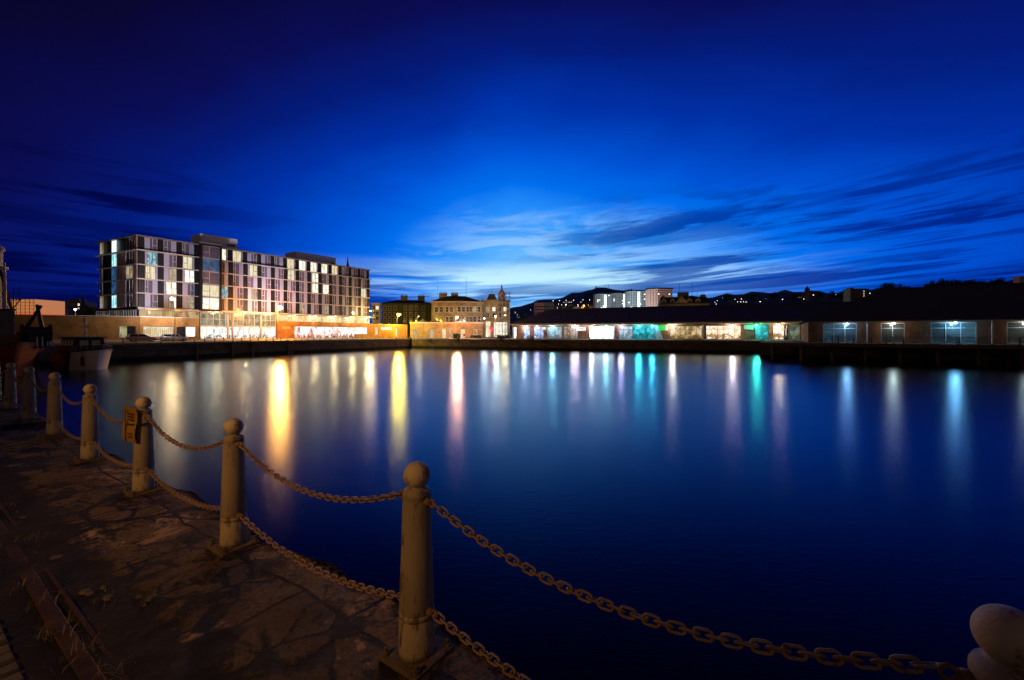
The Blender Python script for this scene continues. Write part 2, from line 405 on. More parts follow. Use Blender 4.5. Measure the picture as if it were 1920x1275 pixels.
# joints widen into mossy gaps here and there
near_joint = g.mapr(g.m('ADD', g.m('MULTIPLY', g.noise(P, 6.5, 6, .75), .6), g.m('MULTIPLY', g.noise(P, 1.6, 3), .4)), .575, .60)
moss = g.m('MAXIMUM', g.m('MAXIMUM', jb, crack), g.m('MULTIPLY', g.m('MAXIMUM', g.m('MULTIPLY', near_joint, .8), blot), .85))
tone = g.sep(bs.outputs['Color'])[0]
stone = g.mix(tone, (.12, .070, .028), (.27, .165, .068))
stone = g.mix(g.mapr(g.noise(P, 26.0, 7, .9), .44, .60), stone, (.060, .036, .016))
stone = g.mix(g.mapr(g.noise(g.vec(nu, nv, 7.0), 1.4, 8, .74, .5), .58, .63), stone, (.42, .26, .14))
stone = g.mix(1.0, stone, g.ramp(g.noise(P, .6, 4), [(.3, .6), (.7, 1.25)]), 'MULTIPLY')
def set_frame(px, py):
    Z = EYE * F / (py - HY); return ((px - CX) / F * Z, Z)
r0 = set_frame(50, 1075); r1 = set_frame(190, 1300)
e = Vector((r1[0] - r0[0], r1[1] - r0[1])).normalized(); RF = Fr(r0, e, 1)     # runs toward the camera
if RF.n.x < 0: RF.n = -RF.n
soild = g.m('ADD', g.m('ADD', g.m('MULTIPLY', g.m('SUBTRACT', x, r0[0]), RF.n.x), g.m('MULTIPLY', g.m('SUBTRACT', y, r0[1]), RF.n.y)), g.m('MULTIPLY', g.m('SUBTRACT', g.noise(P, 2.2, 6, .7), .5), .7))
# a band of broken cobble-sized pieces between the soil and the big flags
vc = g.n('ShaderNodeTexVoronoi'); vc.feature = 'DISTANCE_TO_EDGE'; g.put(vc.inputs['Vector'], Pd); vc.inputs['Scale'].default_value = 4.6; vc.inputs['Randomness'].default_value = .9
vcc = g.n('ShaderNodeTexVoronoi'); g.put(vcc.inputs['Vector'], Pd); vcc.inputs['Scale'].default_value = 4.6; vcc.inputs['Randomness'].default_value = .9
zone = g.m('MULTIPLY', g.mapr(soild, 1.15, .85), g.mapr(g.noise(P, 1.1, 3), .40, .50))
gap = g.mapr(g.m('ADD', vc.outputs['Distance'], g.m('MULTIPLY', g.m('SUBTRACT', crumb, .5), .5)), .01, .06, 1., 0.)
missing = g.m('GREATER_THAN', g.sep(vcc.outputs['Color'])[1], .72)
moss = g.m('MAXIMUM', moss, g.m('MULTIPLY', zone, g.m('MAXIMUM', gap, missing)))
stone = g.mix(g.m('MULTIPLY', zone, .8), stone, g.mix(1.0, stone, g.ramp(g.sep(vcc.outputs['Color'])[0], [(0, .6), (1, 1.3)]), 'MULTIPLY'))
moss = g.m('MAXIMUM', moss, g.mapr(soild, .42, .30))
cc = g.mix(moss, stone, g.mix(g.noise(P, 25, 5, .8), (.006, .004, .003), (.022, .015, .009)))
b = g.n('ShaderNodeBsdfPrincipled'); g.put(b.inputs['Base Color'], cc); g.put(b.inputs['Roughness'], g.mapr(crumb, .3, .7, .62, .92)); b.inputs['Specular IOR Level'].default_value = .3
bp = g.n('ShaderNodeBump'); bp.inputs['Strength'].default_value = 1.0; bp.inputs['Distance'].default_value = .05
g.put(bp.inputs['Height'], g.m('ADD', g.m('SUBTRACT', g.m('MULTIPLY', crumb, .55), g.m('MULTIPLY', moss, .6)), g.m('MULTIPLY', g.noise(P, 60, 4, .8), .16)))
nt.links.new(bp.outputs[0], b.inputs['Normal']); o = g.n('ShaderNodeOutputMaterial'); nt.links.new(b.outputs[0], o.inputs[0])

def wob(a): return .21 + .035 * math.sin(a * 2.3) + .025 * math.sin(a * 5.7 + 1) + .012 * math.sin(a * 13)
from mathutils import noise as mn
mb = MB(); A = [-8 + .12 * i for i in range(int(96 / .12))]; D = [None] + [0.0 - .12 * j for j in range(0, 46)] + [-6.5, -9, -14, -40]
rows = []
for a in A:
    r = []
    for dd in D:
        if dd is None: dd = wob(a)
        q_ = NR.p(a, dd, 0)
        zz = (mn.noise(Vector((q_[0] * .9, q_[1] * .9, 0))) * .018 + mn.noise(Vector((q_[0] * 4, q_[1] * 4, 2))) * .006) if dd > -5.4 else -.01
        if dd > .1: zz -= .012
        if a > 9.3 and a < 40: zz += .07
        r.append((q_[0], q_[1], zz))
    rows.append(r)
nd = len(D); vs = [q_ for r in rows for q_ in r]
mb.add(vs, [(i * nd + j, (i + 1) * nd + j, (i + 1) * nd + j + 1, i * nd + j + 1) for i in range(len(A) - 1) for j in range(nd - 1)])
tag(mb.build('near_quay', ms), kind='structure')
# face of the near quay below the edge
mb = MB(); vs = []
for a in A:
    vs += [NR.p(a, wob(a), -.0), NR.p(a, wob(a) - .02, -.35), NR.p(a, wob(a) - .06, WZ - 1)]
mb.add(vs, [(i * 3 + j, i * 3 + j + 1, i * 3 + j + 4, i * 3 + j + 3) for i in range(len(A) - 1) for j in range(2)])
t = mb.build('quay_wall', brick('near_masonry', (.13, .105, .08), (.085, .07, .055), (.03, .03, .03), 1.1, .42, rot=math.atan2(.559, -.829)), None)
tag(t, 'near stone quay wall dropping to the water under the cream bollards', 'quay wall')

# granite setts left of the flagstones and a sunken crane rail
rail_m = mat('crane_rail_rust', (.055, .028, .014), .6, metal=.3, var=.5, scale=6, bump=.3)
t = thing('crane_rail', RF.p(0, 0, 0), 'rusty steel crane rail sunk in the ground at the lower left', 'rail')
mb = MB(); RF.box(mb, -8.2, 3.2, -.035, .035, -.05, .008); mb.build('rail_head', rail_m, t, bevel=.006)
mb = MB(); RF.box(mb, -8.2, 3.2, .075, .095, -.05, .004); mb.build('check_plate', rail_m, t)
sett_m = mat('granite_sett', (.10, .075, .05), .8, var=.35, scale=9, bump=.5, bscale=60, c2=(.06, .05, .035), c2w=.6)
mb = MB(); rr = random.Random(3)
for k in range(-70, 34):
    for c_ in range(0, 8):
        a0 = k * .112 + rr.uniform(-.006, .006); d0 = -.17 - c_ * .235
        L_ = .215 + rr.uniform(-.03, .02); hgt = .014 + rr.uniform(-.004, .004)
        x0, x1, y0, y1 = a0, a0 + .094, d0 - L_, d0
        P0 = [RF.p(x0, y0, -.02), RF.p(x1, y0, -.02), RF.p(x1, y1, -.02), RF.p(x0, y1, -.02)]
        P1 = [RF.p(x0 + .012, y0 + .014, hgt), RF.p(x1 - .012, y0 + .014, hgt), RF.p(x1 - .012, y1 - .014, hgt + rr.uniform(-.004, .004)), RF.p(x0 + .012, y1 - .014, hgt)]
        mb.hexa(P0 + P1)
o = mb.build('granite_setts', sett_m); tag(o, 'granite setts laid in rows beside the sunken rail', 'setts', kind='structure')
# loose cobbles and rubble between rail and flags
mb = MB()
for k in range(34):
    a = rr.uniform(-1.6, 1.2); dd = rr.uniform(.14, .75) ; r_ = rr.uniform(.008, .042) * (1.1 - dd)
    c_ = RF.p(a, dd, .005); n = 9; rad = [r_ * rr.uniform(.7, 1.25) for _ in range(n)]
    vs = [(c_[0] + rad[i] * math.cos(6.283 * i / n) * 1.3, c_[1] + rad[i] * math.sin(6.283 * i / n), -.01) for i in range(n)]
    vs += [(c_[0] + .75 * rad[i] * math.cos(6.283 * i / n) * 1.3, c_[1] + .75 * rad[i] * math.sin(6.283 * i / n), .004 + r_ * .08) for i in range(n)]
    mb.add(vs, [tuple(range(n, 2 * n))] + [(i, (i + 1) % n, n + (i + 1) % n, n + i) for i in range(n)])
tag(mb.build('rubble_stones', sett_m), 'loose rubble stones scattered between the rail and the flagstones', 'rubble', kind='stuff')
# dry grass in the joints
mb = MB()
def blade(c_, h_, lean, w_, az_):
    dx, dy = math.cos(az_), math.sin(az_); n = 4; vs = []
    for i in range(n + 1):
        t_ = i / n; o_ = lean * t_ * t_; ww = w_ * (1 - t_ * .85)
        vs += [(c_[0] + dx * o_ - dy * ww, c_[1] + dy * o_ + dx * ww, c_[2] + h_ * t_ * (1 - .35 * t_ * lean / (h_ + .01))), (c_[0] + dx * o_ + dy * ww, c_[1] + dy * o_ - dx * ww, c_[2] + h_ * t_ * (1 - .35 * t_ * lean / (h_ + .01)))]
    mb.add(vs, [(2 * i, 2 * i + 1, 2 * i + 3, 2 * i + 2) for i in range(n)])
for (px, py, n_, hh) in ((110, 1190, 46, .10), (150, 1235, 34, .09), (60, 1010, 26, .06), (40, 1100, 22, .06), (215, 1265, 20, .06), (90, 1130, 20, .07), (205, 1120, 10, .04), (20, 950, 14, .05), (300, 948, 8, .03), (700, 1210, 8, .03)):
    cx_, cy_ = set_frame(px, py)
    for _ in range(n_):
        blade((cx_ + rr.gauss(0, .045), cy_ + rr.gauss(0, .045), .0), hh * rr.uniform(.4, 1.2), rr.uniform(.02, .11), rr.uniform(.0012, .0028), rr.uniform(0, 6.28))
tag(mb.build('grass', mat('dry_grass', (.22, .15, .06), .8, var=.5, scale=20)), 'dry grass blades growing along the sunken rail', 'grass', kind='stuff')

# ---------------------------------------------------------------- near bollards
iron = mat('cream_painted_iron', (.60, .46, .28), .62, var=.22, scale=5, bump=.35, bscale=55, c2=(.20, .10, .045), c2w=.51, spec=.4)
# darker cream, weaker light on the shaft painted in; rust runs vertically
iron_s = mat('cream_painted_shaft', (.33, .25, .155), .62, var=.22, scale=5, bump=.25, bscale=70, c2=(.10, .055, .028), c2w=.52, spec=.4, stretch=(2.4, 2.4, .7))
rust = mat('rusty_iron', (.22, .115, .055), .72, metal=.25, var=.5, scale=14, bump=.4, bscale=90, c2=(.36, .27, .19), c2w=.52)
chain_m = mat('weathered_chain', (.34, .21, .11), .6, metal=.35, var=.4, scale=20, bump=.3, bscale=120, c2=(.16, .07, .03), c2w=.54)
def bollard(loc, ang, label, detail=True):
    t = thing('bollard', loc, label, 'bollard', 'cream bollards along the near quay')
    X, Y, Z0 = loc; c_ = loc
    prof = [(.0885, .022), (.089, .05), (.0875, .195), (.0835, .199), (.0835, .206), (.0868, .211), (.0864, .226), (.0825, .230), (.0825, .237), (.0858, .242),
            (.078, .50), (.0695, .775), (.0675, .792), (.0700, .797), (.0690, .812), (.063, .826), (.050, .834), (.043, .838), (.041, .846), (.03, .850)]
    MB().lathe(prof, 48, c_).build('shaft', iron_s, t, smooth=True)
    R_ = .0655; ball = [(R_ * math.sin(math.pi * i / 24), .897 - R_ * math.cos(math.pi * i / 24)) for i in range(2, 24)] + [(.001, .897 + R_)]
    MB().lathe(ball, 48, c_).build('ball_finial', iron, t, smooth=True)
    h_ = .132; ca, sa = math.cos(ang), math.sin(ang)
    def R(a, b, z): return (X + a * ca - b * sa, Y + a * sa + b * ca, Z0 + z)
    mb = MB(); mb.hexa([R(-h_, -h_, -.03), R(h_, -h_, -.03), R(h_, h_, -.03), R(-h_, h_, -.03), R(-h_, -h_, .022), R(h_, -h_, .022), R(h_, h_, .022), R(-h_, h_, .022)])
    plate_m = mat('grimy_plate', (.13, .085, .045), .75, var=.4, scale=12, bump=.4, bscale=60, c2=(.05, .03, .015), c2w=.52); bpz = mb.build('base_plate', plate_m, t, bevel=.006)
    for a in (-1, 1):
        for b_ in (-1, 1):
            MB().lathe([(.019, .02), (.019, .036), (.012, .040), (.012, .056), (.008, .06)], 6, R(a * .106, b_ * .106, 0)).build('bolt', plate_m, bpz)
    for s_ in (-1, 1):        # eyes along the row
        for zz, r_ in ((.775, .073), (.245, .088)):
            ex = Vector((s_ * ca, s_ * sa, 0)); c0 = Vector(loc) + ex * (r_ - .012) + Vector((0, 0, zz))
            mb = MB(); mb.tube([c0, c0 + ex * .03], [.021, .016], 12)
            n_ = 14; ring = [c0 + ex * (.046 + .017 * math.cos(2 * math.pi * k / n_)) + Vector((0, 0, .017 * math.sin(2 * math.pi * k / n_))) for k in range(n_)]
            mb.tube(ring, .0065, 8, closed=True)
            mb.build('chain_eye', rust, t, smooth=True)
    return t
ROW = []
names = ['nearest whole cream bollard with a stained ball top, between the two front chain spans', 'cream bollard second from the front, beside the pale worn patch of paving',
         'cream bollard with a yellow notice strapped below its ball', 'cream bollard just beyond the one carrying the yellow notice', 'fifth whole cream bollard, dim, below the bow of the red ship',
         'sixth whole cream bollard from the front, in the dim row at the left', 'seventh whole cream bollard, last but one before the left edge', 'farthest visible cream bollard, half cut by the left edge of the photo']
rowpos = []
pxs = [(781.5, 1228), (443, 1023), (270, 921), (174, 861), (112, 820), (66, 795), (31, 773), (4, 758)]
for k in range(-1, 10):
    rowpos.append(Vector(NR.p(k * 1.968, 0, .0)))
rowpos[0] = Vector((1.158, .99, 0))
for k, p_ in enumerate(rowpos):
    ang = math.atan2(.559, -.829)
    if k == 0: lb = 'large cream bollard ball cut off at the lower right corner of the photo'
    elif k - 1 < 8: lb = names[k - 1]
    else: continue
    if 5 <= k: p_.z = .05
    ROW.append((p_, bollard(tuple(p_), ang + (.12 if k == 0 else 0), lb)))

def chain(p0, p1, sag, label, wire=.0052, L=.060, Wd=.0235, name='chain'):
    """oval links hung on a catenary-like curve"""
    N = 200; pts = []
    for i in range(N + 1):
        t_ = i / N; p = p0.lerp(p1, t_); p.z -= 4 * sag * t_ * (1 - t_); pts.append(p)
    d_ = [0.]
    for i in range(N): d_.append(d_[-1] + (pts[i + 1] - pts[i]).length)
    tot = d_[-1]; n_ = round(tot / (L - 2 * wire - .008)); step = tot / n_
    def at(s_):
        j = int(np.searchsorted(d_, s_)); j = min(max(j, 1), N); f_ = (s_ - d_[j - 1]) / (d_[j] - d_[j - 1] + 1e-9); return pts[j - 1].lerp(pts[j], f_)
    t = thing(name, tuple(p0.lerp(p1, .5)), label, 'chain', 'chains strung between the near bollards')
    mb = MB(); rr_ = random.Random(int(abs(p0.x) * 1000))
    for i in range(n_):
        c_ = at((i + .5) * step); tg = (at(min(tot, (i + .8) * step)) - at(max(0, (i + .2) * step))).normalized()
        side = tg.cross(Vector((0, 0, 1))).normalized(); up = side.cross(tg)
        tw = (math.pi / 4 if i % 2 else -math.pi / 4) + rr_.uniform(-.28, .28) + .25
        e1 = side * math.cos(tw) + up * math.sin(tw)
        path = []; hs = L / 2 - Wd / 2 - wire * .5; r_ = Wd / 2 + wire * .6
        for k in range(6): a = -math.pi / 2 + math.pi * k / 5; path.append(c_ + tg * (hs + r_ * math.cos(a)) + e1 * (r_ * math.sin(a)))
        for k in range(6): a = math.pi / 2 + math.pi * k / 5; path.append(c_ + tg * (-hs + r_ * math.cos(a)) + e1 * (r_ * math.sin(a)))
        mb.tube(path, wire, 7, closed=True)
    mb.build('links', chain_m, t, smooth=True)
    return t
ords = ['front right corner bollard and the nearest whole bollard', 'nearest whole bollard and the second bollard', 'second bollard and the bollard with the yellow notice',
        'bollard with the yellow notice and the one beyond it', 'fourth and fifth bollards of the row', 'fifth and sixth bollards of the row', 'sixth and seventh bollards of the row', 'seventh and farthest bollards of the row']
for i in range(len(ROW) - 1):
    a_, b_ = ROW[i][0], ROW[i + 1][0]; dr = (b_ - a_).normalized()
    for zz, r_, sg, wd in ((.775, .122, .165, 'upper'), (.245, .135, .095, 'lower')):
        chain(a_ + dr * r_ + Vector((0, 0, zz)), b_ - dr * r_ + Vector((0, 0, zz)), sg, f'{wd} rusty chain hanging between the {ords[i]}')
# yellow notice on third bollard
p_ = ROW[3][0]
t = thing('notice_board', (p_.x, p_.y, .62), 'thin yellow notice with dark lines strapped to the third bollard', 'sign')
nf = Fr((p_.x - .062, p_.y - .072), Vector((-.92, .38)).normalized(), 1)
if nf.n.y > 0: nf.n = -nf.n
mb = MB()
for k in range(8):
    z0, z1 = .52 + k * .043, .52 + (k + 1) * .043
    b0, b1 = .012 * math.sin(k * .8), .012 * math.sin((k + 1) * .8)
    mb.hexa([nf.p(-.09, b0, z0), nf.p(.13, b0, z0), nf.p(.13, b0 + .005, z0), nf.p(-.09, b0 + .005, z0), nf.p(-.09, b1, z1), nf.p(.13, b1, z1), nf.p(.13, b1 + .005, z1), nf.p(-.09, b1 + .005, z1)])
mb.build('notice_panel', mat('notice_yellow', (.30, .165, .028), .5, var=.15, scale=12, c2=(.35, .18, .05), c2w=.62), t)
mb = MB()
for s0, s1, z0, z1 in ((.055, .072, .53, .85), (-.05, .03, .80, .815), (-.05, .03, .77, .785), (-.05, .02, .74, .755), (-.05, .03, .60, .615), (-.05, .02, .57, .585)):
    nf.box(mb, s0, s1, .017, .0195, z0, z1)
mb.build('printed_lines', mat('notice_print', (.10, .03, .02), .6), t)
mb = MB(); n_ = 24
mb.tube([(p_.x - .02 + .105 * math.cos(2 * math.pi * k / n_), p_.y - .008 + .092 * math.sin(2 * math.pi * k / n_), .70) for k in range(n_)], .007, 6, closed=True)
mb.build('strap', mat('black_strap', (.015, .015, .015), .5), t)

# dim sodium street light that stands behind the photographer lights the near quay
def spot(name, loc, aim, colr, power, size, blend=1.0, radius=.12):
    L = bpy.data.lights.new(name, 'SPOT'); L.color = colr; L.energy = power; L.shadow_soft_size = radius; L.spot_size = math.radians(size); L.spot_blend = blend
    o = bpy.data.objects.new(name, L); col.objects.link(o); o.location = loc
    o.rotation_euler = (Vector(aim) - Vector(loc)).to_track_quat('-Z', 'Y').to_euler(); return o
spot('street_light_glow', (-6.5, -5.0, 6.6), (-3.1, 3.9, .8), (1.0, .52, .15), 1750, 53)
spot('street_light_glow', (-27, 9, 7.5), (-46, 50, -1), (1.0, .60, .32), 1500, 75)

# ================================================================== FAR BOLLARDS
fb = mat('far_bollard_paint', (.22, .19, .15), .7)
proto = MB().lathe([(.13, 0), (.13, .03), (.09, .035), (.087, .3), (.07, .79), (.06, .83), (.042, .84), (.06, .86), (.066, .90), (.055, .94), (.02, .963)], 10).build('bollard', fb)
tag(proto, 'small dark bollard in the long row on the far quay edge under the hotel', 'bollard', 'bollards along the far quay edge')
first = True
for fr, a0, a1, st, lb in ((Q1, 1.0, LQ - 1, 1.9, None), (Q2, 1.5, 105, 1.9, 'small dark bollard in the long row on the far quay edge before the warehouse')):
    a = a0
    while a < a1:
        o = proto if first else proto.copy()
        if not first: col.objects.link(o)
        first = False
        q_ = fr.p(a, -.35, .01); o.location = q_
        if lb: o['label'] = lb; o['group'] = 'bollards along the warehouse quay'
        a += st
# low rails (chains pulled taut) between them, one per side
for fr, a0, a1, lb in ((Q1, 1.0, LQ - 1, 'thin dark safety chain line on the far quay under the hotel'), (Q2, 1.5, 105, 'thin dark safety chain line on the quay before the long warehouse')):
    mb = MB(); a = a0
    while a + 1.9 < a1 + .5:
        for zz, sg in ((.74, .15), (.24, .09)):
            mb.tube([fr.p(a + 1.9 * k / 5, -.35, zz - 4 * sg * (k / 5) * (1 - k / 5)) for k in range(6)], .014, 4)
        a += 1.9
    o = mb.build('chain', mat('far_chain', (.10, .08, .06), .7), None); tag(o, lb, 'chain')

# ================================================================== STREET LAMPS
steel = mat('galvanised_steel', (.30, .30, .30), .45, metal=.5, var=.15)
def street_lamp(px, py, Z, colr, power, label, arm=0., ground=.1, rad=.16, group='street lamps on the far quay', em=30, R_=.27):
    X = (px - CX) / F * Z; zt = zz_(py, Z)
    gx = X + arm
    t = thing('street_lamp', (gx, Z, ground), label, 'street lamp', group)
    mb = MB(); mb.tube([(gx, Z, ground), (gx, Z, ground + 1.2), (gx, Z, zt + .1)], [.10, .085, .05], 10)
    if abs(arm) > .05: mb.tube([(gx, Z, zt), (gx - arm * .5, Z, zt + .25), (X, Z, zt + .22)], .035, 8)
    mb.build('post', steel, t)
    mb = MB(); mb.lathe([(.05, .32 + R_ * .4), (R_ * .7, .26 + R_ * .4), (R_ + .03, .14), (R_ + .04, .10)], 14, (X, Z, zt)); mb.build('lantern_hood', steel, t, smooth=True)
    mb = MB(); mb.lathe([(R_ * math.sin(math.pi * i / 10), -R_ * .8 * math.cos(math.pi * i / 10)) for i in range(1, 8)], 14, (X, Z, zt)); mb.build('lamp', emis('lamp_glow_%s' % ''.join('%02d' % int(k * 99) for k in colr), colr, em), t, smooth=True)
    light('lamp_light', (X, Z, zt - .45), colr, power, rad, t)
    return t
street_lamp(525, 577, 103, (1.0, .37, .055), 34000, 'bright orange street lamp in front of the hotel entrance', arm=-.6, rad=.3, R_=.58)
street_lamp(748, 589, 143, YEL, 30000, 'bright yellow street lamp at the far corner past the hotel', arm=-.6, rad=.3, R_=.62)
street_lamp(857, 594, 143.5, (1.0, .40, .20), 17000, 'orange street lamp before the low stone building', arm=-.5, rad=.25, R_=.5)
street_lamp(322, 561, 82.5, (1.0, .60, .26), 1100, 'tall thin lamp post between the two parked cars', arm=.65, em=8)
street_lamp(695, 583, 133, (1.0, .62, .25), 1800, 'small orange lamp beside the right end of the hotel', arm=.9, em=10)
street_lamp(785, 593, 150, (1.0, .85, .6), 300, 'pale lamp post before the gabled wall, hardly lit', arm=-.5, em=2)
street_lamp(908, 597, 162, WHITE, 1500, 'white lamp left of the domed building doorway', em=16)
street_lamp(929, 593, 152, WHITE, 2800, 'brightest white lamp before the domed building', em=22)
street_lamp(947, 591, 150, (1.0, .66, .3), 1600, 'orange lamp before the right side of the domed building', em=14)
street_lamp(141, 580, 108, (1, .85, .8), 1200, 'white lamp rising above the brick wall on the left', em=8, ground=.45)

# added spots without fixtures at the tall lamp heads brighten only the hotel
spot('hotel_added_spot', pt(322, 81, 8.6), (-82, 96, 11), (.92, .86, 1.0), 8500, 150, .6, .2)
spot('hotel_added_spot', pt(525, 102, 8.5), (-57, 122, 14), (.92, .86, 1.0), 8000, 150, .6, .2)
# ================================================================== HOTEL
GZ = .45
t = thing('hotel', HF.p(29, 0, GZ), 'long seven storey hotel with chequered light and dark panels and lit windows', 'hotel')
light_panel = mat('hotel_light_panel', (.36, .37, .50), .6, var=.1, scale=1.5)
dark_panel = mat('hotel_dark_panel', (.012, .011, .014), .5, var=.3)
slabm = mat('hotel_slab', (.50, .46, .44), .6, var=.1)
orange_brick = brick('hotel_brick', (.48, .23, .06), (.40, .18, .05), (.30, .20, .12), .23, .075, rot=math.atan2(.836, .549), msize=.008, bumpd=.004)
curt = mat('curtained_glass', (.13, .12, .19), .12, var=.35, scale=.6, spec=.6, stretch=(1.5, 1.5, .3))
framem = mat('white_frame', (.55, .52, .52), .5, var=.05)
HS = Fr((-78.2, 89.0), (-.90, .434), -1)       # short side; n to the left/camera side
if HS.n.y > 0: HS.n = -HS.n
sideL = HS.s(181)
core = MB()
depth = 16.0
def HP(a, d): q_ = HF.p(a, d, 0); return (q_[0], q_[1])
sL = HS.p(sideL, -.3, 0)
core.prism([HP(0.2, -.3), HP(58.4, -.3), HP(58.4, -depth), HP(.2 + 2.0, -depth - .2), (sL[0] + .25, sL[1])], 4.0, 22.0)
core.build('core', dark_panel, t)
floors = [7.2, 10.2, 13.2, 16.2, 19.2]
# slabs
mb = MB()
for zf in (10.2, 13.2, 16.2): HF.box(mb, .0, 58.6, -.35, .12, zf - .12, zf + .10); HS.box(mb, 0.13, sideL, -.35, .12, zf - .12, zf + .10)
HF.box(mb, -.2, 58.9, -.4, .42, 19.09, 19.3); HS.box(mb, .43, sideL + .5, -.4, .42, 19.09, 19.3)
HF.box(mb, 0, 58.8, -.4, .45, 6.72, 7.2)
mb.build('floor_slabs', slabm, t)
mb = MB()
HF.box(mb, -.3, 58.8, -depth, .35, 22.1, 22.3); HS.box(mb, .37, sideL + .4, -.5, .35, 22.1, 22.3)
HF.box(mb, 10.9, 15.35, -4, 1.2, 22.36, 22.75)
mb.build('roof', mat('roof_edge', (.20, .18, .18), .6), t)
mb = MB(); HF.box(mb, 12.2, 20.0, -7.5, -1.6, 22.36, 25.2); plantm = mat('plant_room_cladding', (.78, .72, .76), .6, var=.05); mb.build('plant_room', plantm, t)
mb = MB(); HF.box(mb, 36.0, 48.5, -9, -3.2, 22.36, 25.0); mb.build('plant_room', plantm, t)
mb = MB(); HF.box(mb, 17.6, 19.4, -1.6, -1.55, 23.2, 23.6); HF.box(mb, 46.6, 47.8, -3.2, -3.15, 23.0, 23.4); mb.build('vent_grille', dark_panel, t)
# dark wall panels stand proud of the bays
dk = [.75, 4.0, 7.4, 10.75] + [17.75 + 3.36 * k for k in range(12)] + [58.05]
lpd = {}
for s_ in dk:
    mb = MB()
    for r_ in range(5):
        z0 = floors[r_] + .11; z1 = floors[r_] + 2.87; off = .05 if r_ < 4 else -.25
        HF.box(mb, s_ - .52, s_ + .52, off - .1, off, z0, z1)
    mb.build('dark_panel', dark_panel, t)
warm_a = emis('room_warm', (1, .85, .5), .8, 'curtain', [(.75, .55, .22), (1, .86, .52), (1, .97, .8)], 1.1)
warm_b = emis('room_white', (1, 1, .9), 1.15, 'room', [(.5, .42, .25), (1, .95, .75), (1, 1, .95)], 1.4)
warm_c = emis('warm_pane_dim', (1, .8, .5), .45, 'curtain', [(.3, .2, .1), (.9, .7, .4), (1, .9, .7)], 1.0)
cyan_a = emis('room_cyan', (.4, .8, .9), .7, 'room', [(.03, .10, .14), (.15, .5, .6), (.7, 1, 1)], 1.4)
blue_a = emis('blue_pane_glow', (.1, .4, .8), .35, 'room', [(.01, .03, .08), (.05, .2, .5), (.1, .4, .8)], 1.3)
bays = [(1.3, 3.45), (4.55, 6.85), (7.95, 10.2), (15.1, 17.2)] + [(18.3 + 3.36 * k, 20.58 + 3.36 * k) for k in range(12)]
lit = {(3, 0): cyan_a, (3, 2): warm_a, (2, 0): warm_a, (2, 2): warm_b, (1, 1): warm_b, (2, 1): warm_c, (0, 1): warm_c, (1, 3): cyan_a,
       (4, 3): warm_b, (4, 4): warm_a, (4, 8): warm_a, (4, 9): warm_b, (4, 10): warm_b, (4, 11): warm_b, (4, 12): warm_a, (3, 5): warm_a, (3, 8): warm_a,
       (3, 10): warm_b, (2, 10): warm_b, (2, 11): warm_b, (1, 5): warm_c, (2, 15): warm_a, (0, 9): warm_c, (0, 14): warm_c, (0, 11): warm_c, (0, 2): warm_c}  # bottom row at the left: warm lamp reflections put in as glow
rw = random.Random(5)
def window(fr, a0, a1, z0, z1, dd, m, par, split=.5, case=True, left=True, name='window'):
    mb = MB(); fr.box(mb, a0, a1, dd - .06, dd, z0, z1); w = mb.build(name, m, par)
    mb = MB(); f_ = .055; sm = a0 + (a1 - a0) * split
    fr.box(mb, a0, a0 + f_, dd + .003, dd + .06, z0, z1); fr.box(mb, a1 - f_, a1, dd + .003, dd + .06, z0, z1)
    fr.box(mb, sm - f_ / 2, sm + f_ / 2, dd + .003, dd + .06, z0, z1)
    fr.box(mb, a0 + f_, sm - f_ / 2, dd + .003, dd + .05, z1 - f_, z1); fr.box(mb, sm + f_ / 2, a1 - f_, dd + .003, dd + .05, z1 - f_, z1)
    if case:
        c0, c1 = (a0 + f_, sm - f_ / 2) if left else (sm + f_ / 2, a1 - f_)
        zc = z0 + (z1 - z0) * .42
        fr.box(mb, c0, c1, dd + .003, dd + .055, zc, zc + .09); fr.box(mb, c0, c1, dd + .003, dd + .05, z0, z0 + f_)
        fr.box(mb, c0, c0 + .05, dd + .055, dd + .08, zc + .09, z1 - f_); fr.box(mb, c1 - .05, c1, dd + .055, dd + .08, zc + .09, z1 - f_)
    mb.build('frame', framem if m is curt else mat('backlit_frame', (.16, .15, .15), .5), w)  # darker frame colour imitates the silhouette against a lit pane
    return w
for r_ in range(5):
    for b_, (s0, s1) in enumerate(bays):
        m = lit.get((r_, b_), curt); left = rw.random() < .5
        off = -.05 if r_ < 4 else -.28
        z0 = floors[r_] + .12; z1 = floors[r_] + 2.84
        if m is curt or m is warm_c:
            # light panel for part of the bay, glass for the rest
            wdt = (s1 - s0); ws0, ws1 = (s0, s0 + wdt * .62) if left else (s0 + wdt * .38, s1)
            HF.box(lpd.setdefault((b_, r_), MB()), ws1 + .003 if left else s0, s1 if left else ws0 - .003, off - .06, off + .02, z0, z1)
            window(HF, ws0, ws1, z0, z1, off, m, t, .5 if rw.random() < .6 else .38, True, left)
        else:
            k_ = (s1 - s0) * .16
            HF.box(lpd.setdefault((b_, r_), MB()), s1 - k_ + .003 if left else s0, s1 if left else s0 + k_ - .003, off - .06, off + .02, z0, z1)
            window(HF, s0 if left else s0 + k_, s1 - k_ if left else s1, z0, z1, off, m, t, .48, r_ < 4, left)
